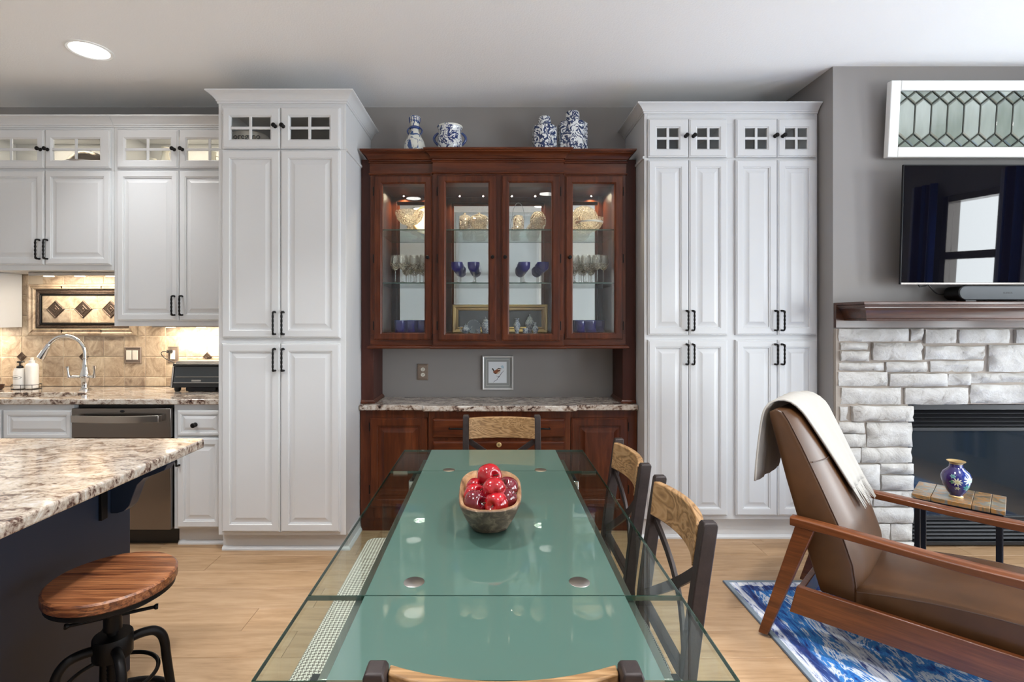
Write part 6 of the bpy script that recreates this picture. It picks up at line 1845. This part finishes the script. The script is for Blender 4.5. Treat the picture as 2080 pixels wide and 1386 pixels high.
dup(ch, (0.505, 2.012, 0), PI / 2 , 'dining chair along the table side closer to the white double pantry')

# bench on the left
t = thing('dining_bench', 'long backless bench with brown houndstooth seat under the clear glass edge', 'bench', (-0.335, 1.62, 0))
bx0, bx1, by0, by1 = -0.538, -0.205, 1.055, 2.205
def blp(ins, z, r=0.05):
    pts = []
    for (cx_, cy_, a0) in ((bx1 - r, by1 - r, 0), (bx0 + r, by1 - r, PI / 2), (bx0 + r, by0 + r, PI), (bx1 - r, by0 + r, 1.5 * PI)):
        for k in range(7):
            a = a0 + PI / 2 * k / 6
            pts.append((cx_ + (r - ins) * math.cos(a), cy_ + (r - ins) * math.sin(a), z))
    return pts
MB().loops([blp(0.006, 0.405), blp(0, 0.412), blp(0, 0.45), blp(0.008, 0.464), blp(0.024, 0.471), blp(0.05, 0.474)]).build('seat', M['hound_b'], t, smooth=60)
MB().box(bx0 + 0.03, bx1 - 0.03, by0 + 0.04, by1 - 0.04, 0.37, 0.404).build('seat_frame', RI, t, 0.003)
for x in (bx0 + 0.05, bx1 - 0.05):
    for y in (by0 + 0.06, by1 - 0.06):
        MB().box(x - 0.017, x + 0.017, y - 0.017, y + 0.017, 0, 0.3695).build('leg', RI, t, 0.003)

# ================================================================== RUG, LOUNGE CHAIR, SIDE TABLE
rx0, ry1 = 1.23, 2.725
t = thing('area_rug', 'distressed blue and white oriental rug under the brown leather chair', 'rug', (rx0, ry1, 0))
rw, rl = 2.5, 2.6
def rg(u, v): return (rx0 + rw * u, ry1 - rl * (1 - v), 0.010 + 0.0006 * mnoise.noise(Vector((u * 20, v * 20, 0))))
m = MB().grid(rg, 40, 40)
o = m.build('pile', M['rug'], t, smooth=60)
MB().loops([[(rx0 - q, ry1 - rl - q, z), (rx0 + rw + q, ry1 - rl - q, z), (rx0 + rw + q, ry1 + q, z), (rx0 - q, ry1 + q, z)] for q, z in ((0.002, 0.0006), (0.004, 0.004), (0.002, 0.0085), (-0.02, 0.0085))]).build('backing', plain('rug_edge_binding', C(88, 96, 108), 0.9), t, smooth=40)

# lounge chair : local u (forward), v (to the far side), z
ang = -PI / 4
t = thing('lounge_chair', 'brown leather lounge chair with walnut arms standing on the blue rug', 'armchair', (1.28, 2.20, 0.0105), ang)
LM = ORG[t.name].copy(); LM = LM @ Matrix.Translation(Vector((0, 0, -0.0105)))
def LB(b): return b.xform(LM)
WN = M['walnut']
VW = 0.65
def arm_section(u, v, z, w, h, r=0.006):
    return [(u, v - w / 2, z - h / 2), (u, v + w / 2, z - h / 2), (u, v + w / 2, z + h / 2 - r * .5), (u, v + w / 2 - r, z + h / 2), (u, v - w / 2 + r, z + h / 2), (u, v - w / 2, z + h / 2 - r * .5)]
for v in (0.0, VW):
    s = -1 if v == 0 else 1
    # arm
    lps = []
    for k in range(17):
        q = k / 16
        u = 0.004 + 0.84 * q
        z = 0.535 + 0.008 * math.cos(PI * q * 1.2)
        w = 0.05 + 0.022 * math.sin(PI * min(1, max(0, (q - 0.1) / 0.9)))
        h = 0.026 + 0.010 * abs(math.cos(PI * q)) ** 2
        lps.append(arm_section(u, v, z, w, h))
    LB(MB().loops(lps)).build('armrest', WN, t, 0.003, smooth=40)
    # rear leg (raked back) and front leg
    def leg(u0, u1, z1, name):
        lps = []
        for q in (0.0, 0.1, 0.45, 0.8, 1.0):
            u = u0 + (u1 - u0) * q; z = 0.0115 + (z1 - 0.0115) * q
            a = 0.019 + 0.017 * q; b_ = 0.017 + 0.003 * q
            lps.append([(u - a, v - b_, z), (u + a, v - b_, z), (u + a, v + b_, z), (u - a, v + b_, z)])
        LB(MB().loops(lps)).build(name, WN, t, 0.004, smooth=30)
    leg(-0.105, 0.06, 0.53, 'rear_leg')
    leg(0.90, 0.80, 0.525, 'front_leg')
    # side rail rising to the front
    LB(MB().prism([(0.005, 0.165), (0.72, 0.235), (0.72, 0.325), (0.02, 0.272)], v - 0.012, v + 0.012, 'XZ') if False else MB().add(
        [(0.0, v - 0.013, 0.150), (0.86, v - 0.013, 0.165), (0.86, v - 0.013, 0.275), (0.028, v - 0.013, 0.270), (0.0, v + 0.013, 0.150), (0.86, v + 0.013, 0.165), (0.86, v + 0.013, 0.275), (0.028, v + 0.013, 0.270)],
        [(0, 1, 2, 3), (7, 6, 5, 4), (0, 4, 5, 1), (1, 5, 6, 2), (2, 6, 7, 3), (3, 7, 4, 0)])).build('side_rail', WN, t, 0.004)
LB(MB().box(0.02, 0.045, 0.0135, VW - 0.0135, 0.17, 0.25)).build('rear_rail', WN, t, 0.003)
LB(MB().box(0.825, 0.85, 0.0135, VW - 0.0135, 0.18, 0.262)).build('front_rail', WN, t, 0.003)
# upholstered back: side profile, front bulges
V0, V1 = 0.045, VW - 0.035
prof_b = [(0.10, 0.255), (0.055, 0.40), (0.012, 0.55), (-0.03, 0.70), (-0.068, 0.85), (-0.095, 0.955), (-0.098, 0.985)]      # rear line
prof_f = [(0.232, 0.255), (0.212, 0.40), (0.163, 0.55), (0.098, 0.70), (0.030, 0.85), (-0.022, 0.955), (-0.045, 0.992)]     # front line
def back_ring(v, bulge, inset):
    lp = []
    cu = [((a[0] + b_[0]) / 2, (a[1] + b_[1]) / 2) for a, b_ in zip(prof_b, prof_f)]
    for i, (u, z) in enumerate(prof_b): lp.append((u + inset, v, z - (inset if i == len(prof_b) - 1 else 0)))
    lp.append(((prof_b[-1][0] + prof_f[-1][0]) / 2, v, 1.002 - inset))
    for i, (u, z) in reversed(list(enumerate(prof_f))):
        e = bulge * (0.5 if i in (0, len(prof_f) - 1) else 1)
        lp.append((u - inset + e, v, z + (0.3 * e if i > 4 else 0) - (inset if i == len(prof_f) - 1 else 0)))
    return lp
lps = []
for v, bu, ins in ((V0, 0, 0.008), (V0 + 0.004, 0.0, 0.002), (V0 + 0.010, 0.003, 0), (V0 + 0.05, 0.024, 0), (V0 + 0.12, 0.037, 0), (V0 + 0.265, 0.042, 0), (V1 - 0.12, 0.037, 0), (V1 - 0.05, 0.024, 0), (V1 - 0.010, 0.003, 0), (V1 - 0.004, 0, 0.002), (V1, 0, 0.008)):
    lps.append(back_ring(v, bu, ins))
LB(MB().loops(lps)).build('backrest', M['leather'], t, smooth=50)
def front_u(z, v):
    for (a, za), (b_, zb3) in zip(prof_f[:-1], prof_f[1:]):
        if za <= z <= zb3: u = a + (b_ - a) * (z - za) / (zb3 - za); break
    else: u = prof_f[-1][0]
    q = min(v - V0, V1 - v)
    bu = 0.040 * min(1, max(0, q / 0.12)) ** 0.5
    return u + bu
# seams
sm = plain('leather_seam', C(70, 46, 32), 0.5)
LB(MB().tube([(front_u(0.79, v) + 0.001, v, 0.79) for v in [V0 + 0.012 + (V1 - V0 - 0.024) * k / 16 for k in range(17)]], 0.0022, 6)).build('cross_seam', sm, t)
for v in (V0 + 0.006, V1 - 0.006):
    LB(MB().tube([(u + 0.002, v, z) for u, z in prof_f], 0.0028, 6)).build('piping', sm, t)
# seat cushion
def seat_ring(u, top, bot, ins=0.0):
    n = 11; lp = []
    a, b_ = 0.035 + ins, VW - 0.035 - ins
    for k in range(n):
        q = k / (n - 1)
        lp.append((u, a + (b_ - a) * q, top + 0.020 * math.sin(PI * q) ** 0.7))
    for k in range(n):
        q = 1 - k / (n - 1)
        lp.append((u, a + (b_ - a) * q, bot))
    return lp
lps = []
for q, ins in ((0, 0.01), (0.015, 0.0), (0.1, 0), (0.3, 0), (0.5, 0), (0.7, 0), (0.9, 0), (0.985, 0.0), (1.0, 0.012)):
    u = 0.222 + 0.60 * q
    top = 0.305 + 0.062 * q + 0.018 * math.sin(PI * q); bot = 0.215 + 0.03 * q
    e = 0.012 if q in (0, 1.0) else 0
    lps.append(seat_ring(u, top - e, bot + e, ins))
LB(MB().loops(lps)).build('seat_cushion', M['leather'], t, smooth=50)
for v in (0.037, VW - 0.037):
    LB(MB().tube([(0.23 + 0.58 * q, v, 0.305 + 0.062 * q + 0.018 * math.sin(PI * q) - 0.001) for q in [k / 14 for k in range(15)]], 0.0028, 6)).build('piping', sm, t)

# cream throw hung over the chair back
tt = thing('throw_blanket', 'cream fringed wool throw draped over the back of the leather chair', 'blanket', tuple(LM @ Vector((-0.08, 0.3, 1.0))))
path = []     # (u, z, v0, v1) from rear hem over the top to the front hem
rear = [(-0.140, 0.672), (-0.137, 0.75), (-0.130, 0.84), (-0.120, 0.93), (-0.114, 0.985)]
for i, (u, z) in enumerate(rear):
    q = i / 4
    path.append((u, z, 0.0 + 0.045 * q, 0.36 + 0.08 * q))
path += [(-0.104, 1.014, 0.062, 0.455), (-0.072, 1.030, 0.085, 0.475), (-0.03, 1.028, 0.115, 0.50)]
for z in (0.99, 0.94, 0.88, 0.82, 0.76, 0.70, 0.655):
    q = (0.99 - z) / 0.335
    path.append((None, z, 0.12 + 0.13 * q ** 0.9, 0.53 + 0.055 * q))
def thr(i, s, lift=0.0):
    u, z, a, b_ = path[i]
    v = a + (b_ - a) * s
    wr = 0.006 * math.sin(s * 9 + i * 0.35) + 0.004 * math.sin(s * 21 + i * 0.2)
    if u is None:
        u = front_u(min(z, 0.955), min(max(v, V0), V1 - 0.02)) + 0.016
        if z > 0.955: u = u * 0.6 + (-0.012) * 0.4 + 0.004
        return (u + abs(wr) + lift, v, z)
    if i < 5: return (u - abs(wr) - 0.012 * math.sin(PI * s), v, z - 0.012 * math.sin(PI * s))
    return (u, v, z + abs(wr) * 0.7 + 0.004 + 0.012 * math.sin(PI * min(1, s * 1.1)))
NS = 26
vs = []; fs = []
for i in range(len(path)):
    for k in range(NS): vs.append(thr(i, k / (NS - 1)))
for i in range(len(path) - 1):
    for k in range(NS - 1):
        a = i * NS + k
        fs.append((a, a + 1, a + NS + 1, a + NS))
o = LB(MB().add(vs, fs)).build('cloth', M['throw'], tt, smooth=70, flip_fix=False)
ss = o.modifiers.new('subdiv', 'SUBSURF'); ss.levels = 1; ss.render_levels = 1
md = o.modifiers.new('thick', 'SOLIDIFY'); md.thickness = 0.008; md.offset = 0
fr = MB()
rng = random.Random(9)
L = len(path) - 1
for k in range(90):
    s = (k + 0.5) / 90
    p = Vector(thr(L, s, 0.002))
    p0 = Vector(thr(L - 1, s, 0.004))
    d = (p - p0).normalized()
    ln = 0.085 + rng.uniform(-0.008, 0.010)
    sway = rng.uniform(-0.01, 0.01)
    z1 = p.z - ln * 0.9
    q1 = p + d * ln * 0.5 + Vector((0.003, sway * .4, 0))
    q2 = p + d * ln + Vector((0.004 + rng.uniform(0, 0.006), sway, 0))
    fr.tube([p0.lerp(p, .7), p, q1, q2], [0.0022, 0.0022, 0.0018, 0.0012], 4)
o = LB(fr).build('fringe', M['throw'], tt, smooth=60)
o['kind'] = 'stuff'

# slate topped side table with the enamel vase
C4 = [Vector((2.157, 2.667)), Vector((2.397, 2.42)), Vector((2.597, 2.572)), Vector((2.403, 2.834))]   # LN RN RF LF
cen = sum(C4, Vector((0, 0))) / 4
rot = math.atan2(C4[1].y - C4[0].y, C4[1].x - C4[0].x)
t = thing('side_table', 'small side table with multicoloured slate top and black metal legs', 'side table', (cen.x, cen.y, 0), rot)
lw, ld = 0.172, 0.142
T = ORG[t.name]
zt6 = 0.50
for (a, b_) in ((-lw, -lw + 0.075), (-lw + 0.0765, 0.055), (0.0565, lw - 0.052), (lw - 0.0505, lw)):
    MB().box(a, b_, -ld, ld, zt6 - 0.022, zt6).xform(T).build('slate_tile', M['slate'], t, 0.0025)
m = MB()
MB().box(-lw + 0.006, lw - 0.006, -ld + 0.006, ld - 0.006, zt6 - 0.034, zt6 - 0.0225).xform(T).build('top_frame', M['black_steel'], t, 0.001)
for sx_ in (-1, 1):
    for sy_ in (-1, 1):
        lx, ly = sx_ * (lw - 0.022), sy_ * (ld - 0.022)
        MB().box(lx - 0.011, lx + 0.011, ly - 0.011, ly + 0.011, 0 if (T @ Vector((lx, ly, 0))).y > ry1 + 0.02 else 0.0115, zt6 - 0.0345).xform(T).build('leg', M['black_steel'], t, 0.001)
for sy_ in (-1, 1):
    ly = sy_ * (ld - 0.022)
    MB().box(-lw + 0.034, lw - 0.034, ly - 0.009, ly + 0.009, zt6 - 0.075, zt6 - 0.055).xform(T).build('rail', M['black_steel'], t, 0.001)
for sx_ in (-1, 1):
    lx = sx_ * (lw - 0.022)
    MB().box(lx - 0.009, lx + 0.009, -ld + 0.034, ld - 0.034, zt6 - 0.075, zt6 - 0.055).xform(T).build('rail', M['black_steel'], t, 0.001)
D = 2.60
x = X(1942, D); zv = zt6 + 0.0005
t = thing('enamel_vase', 'small purple blue enamel vase with flowers on the slate side table', 'vase', (x, D, zv), -0.73)
k = 1.0
MB().lathe([(0, 0), (0.026, 0), (0.027, 0.004), (0.024, 0.010), (0.036, 0.026), (0.052, 0.058), (0.060, 0.09), (0.060, 0.105), (0.052, 0.125), (0.036, 0.140), (0.028, 0.150), (0.026, 0.166)], 36, (x, D, zv)).build('body', M['cloisonne'], t)
MB().lathe([(0.026, 0.166), (0.028, 0.172), (0.037, 0.178), (0.038, 0.181), (0.034, 0.181), (0.025, 0.175), (0.022, 0.15), (0, 0.14)], 32, (x, D, zv)).build('rim', M['gold'], t)
MB().lathe([(0.0265, 0.0), (0.0285, 0.0), (0.0285, 0.005), (0.026, 0.008)], 32, (x, D, zv)).build('foot_ring', M['gold'], t)
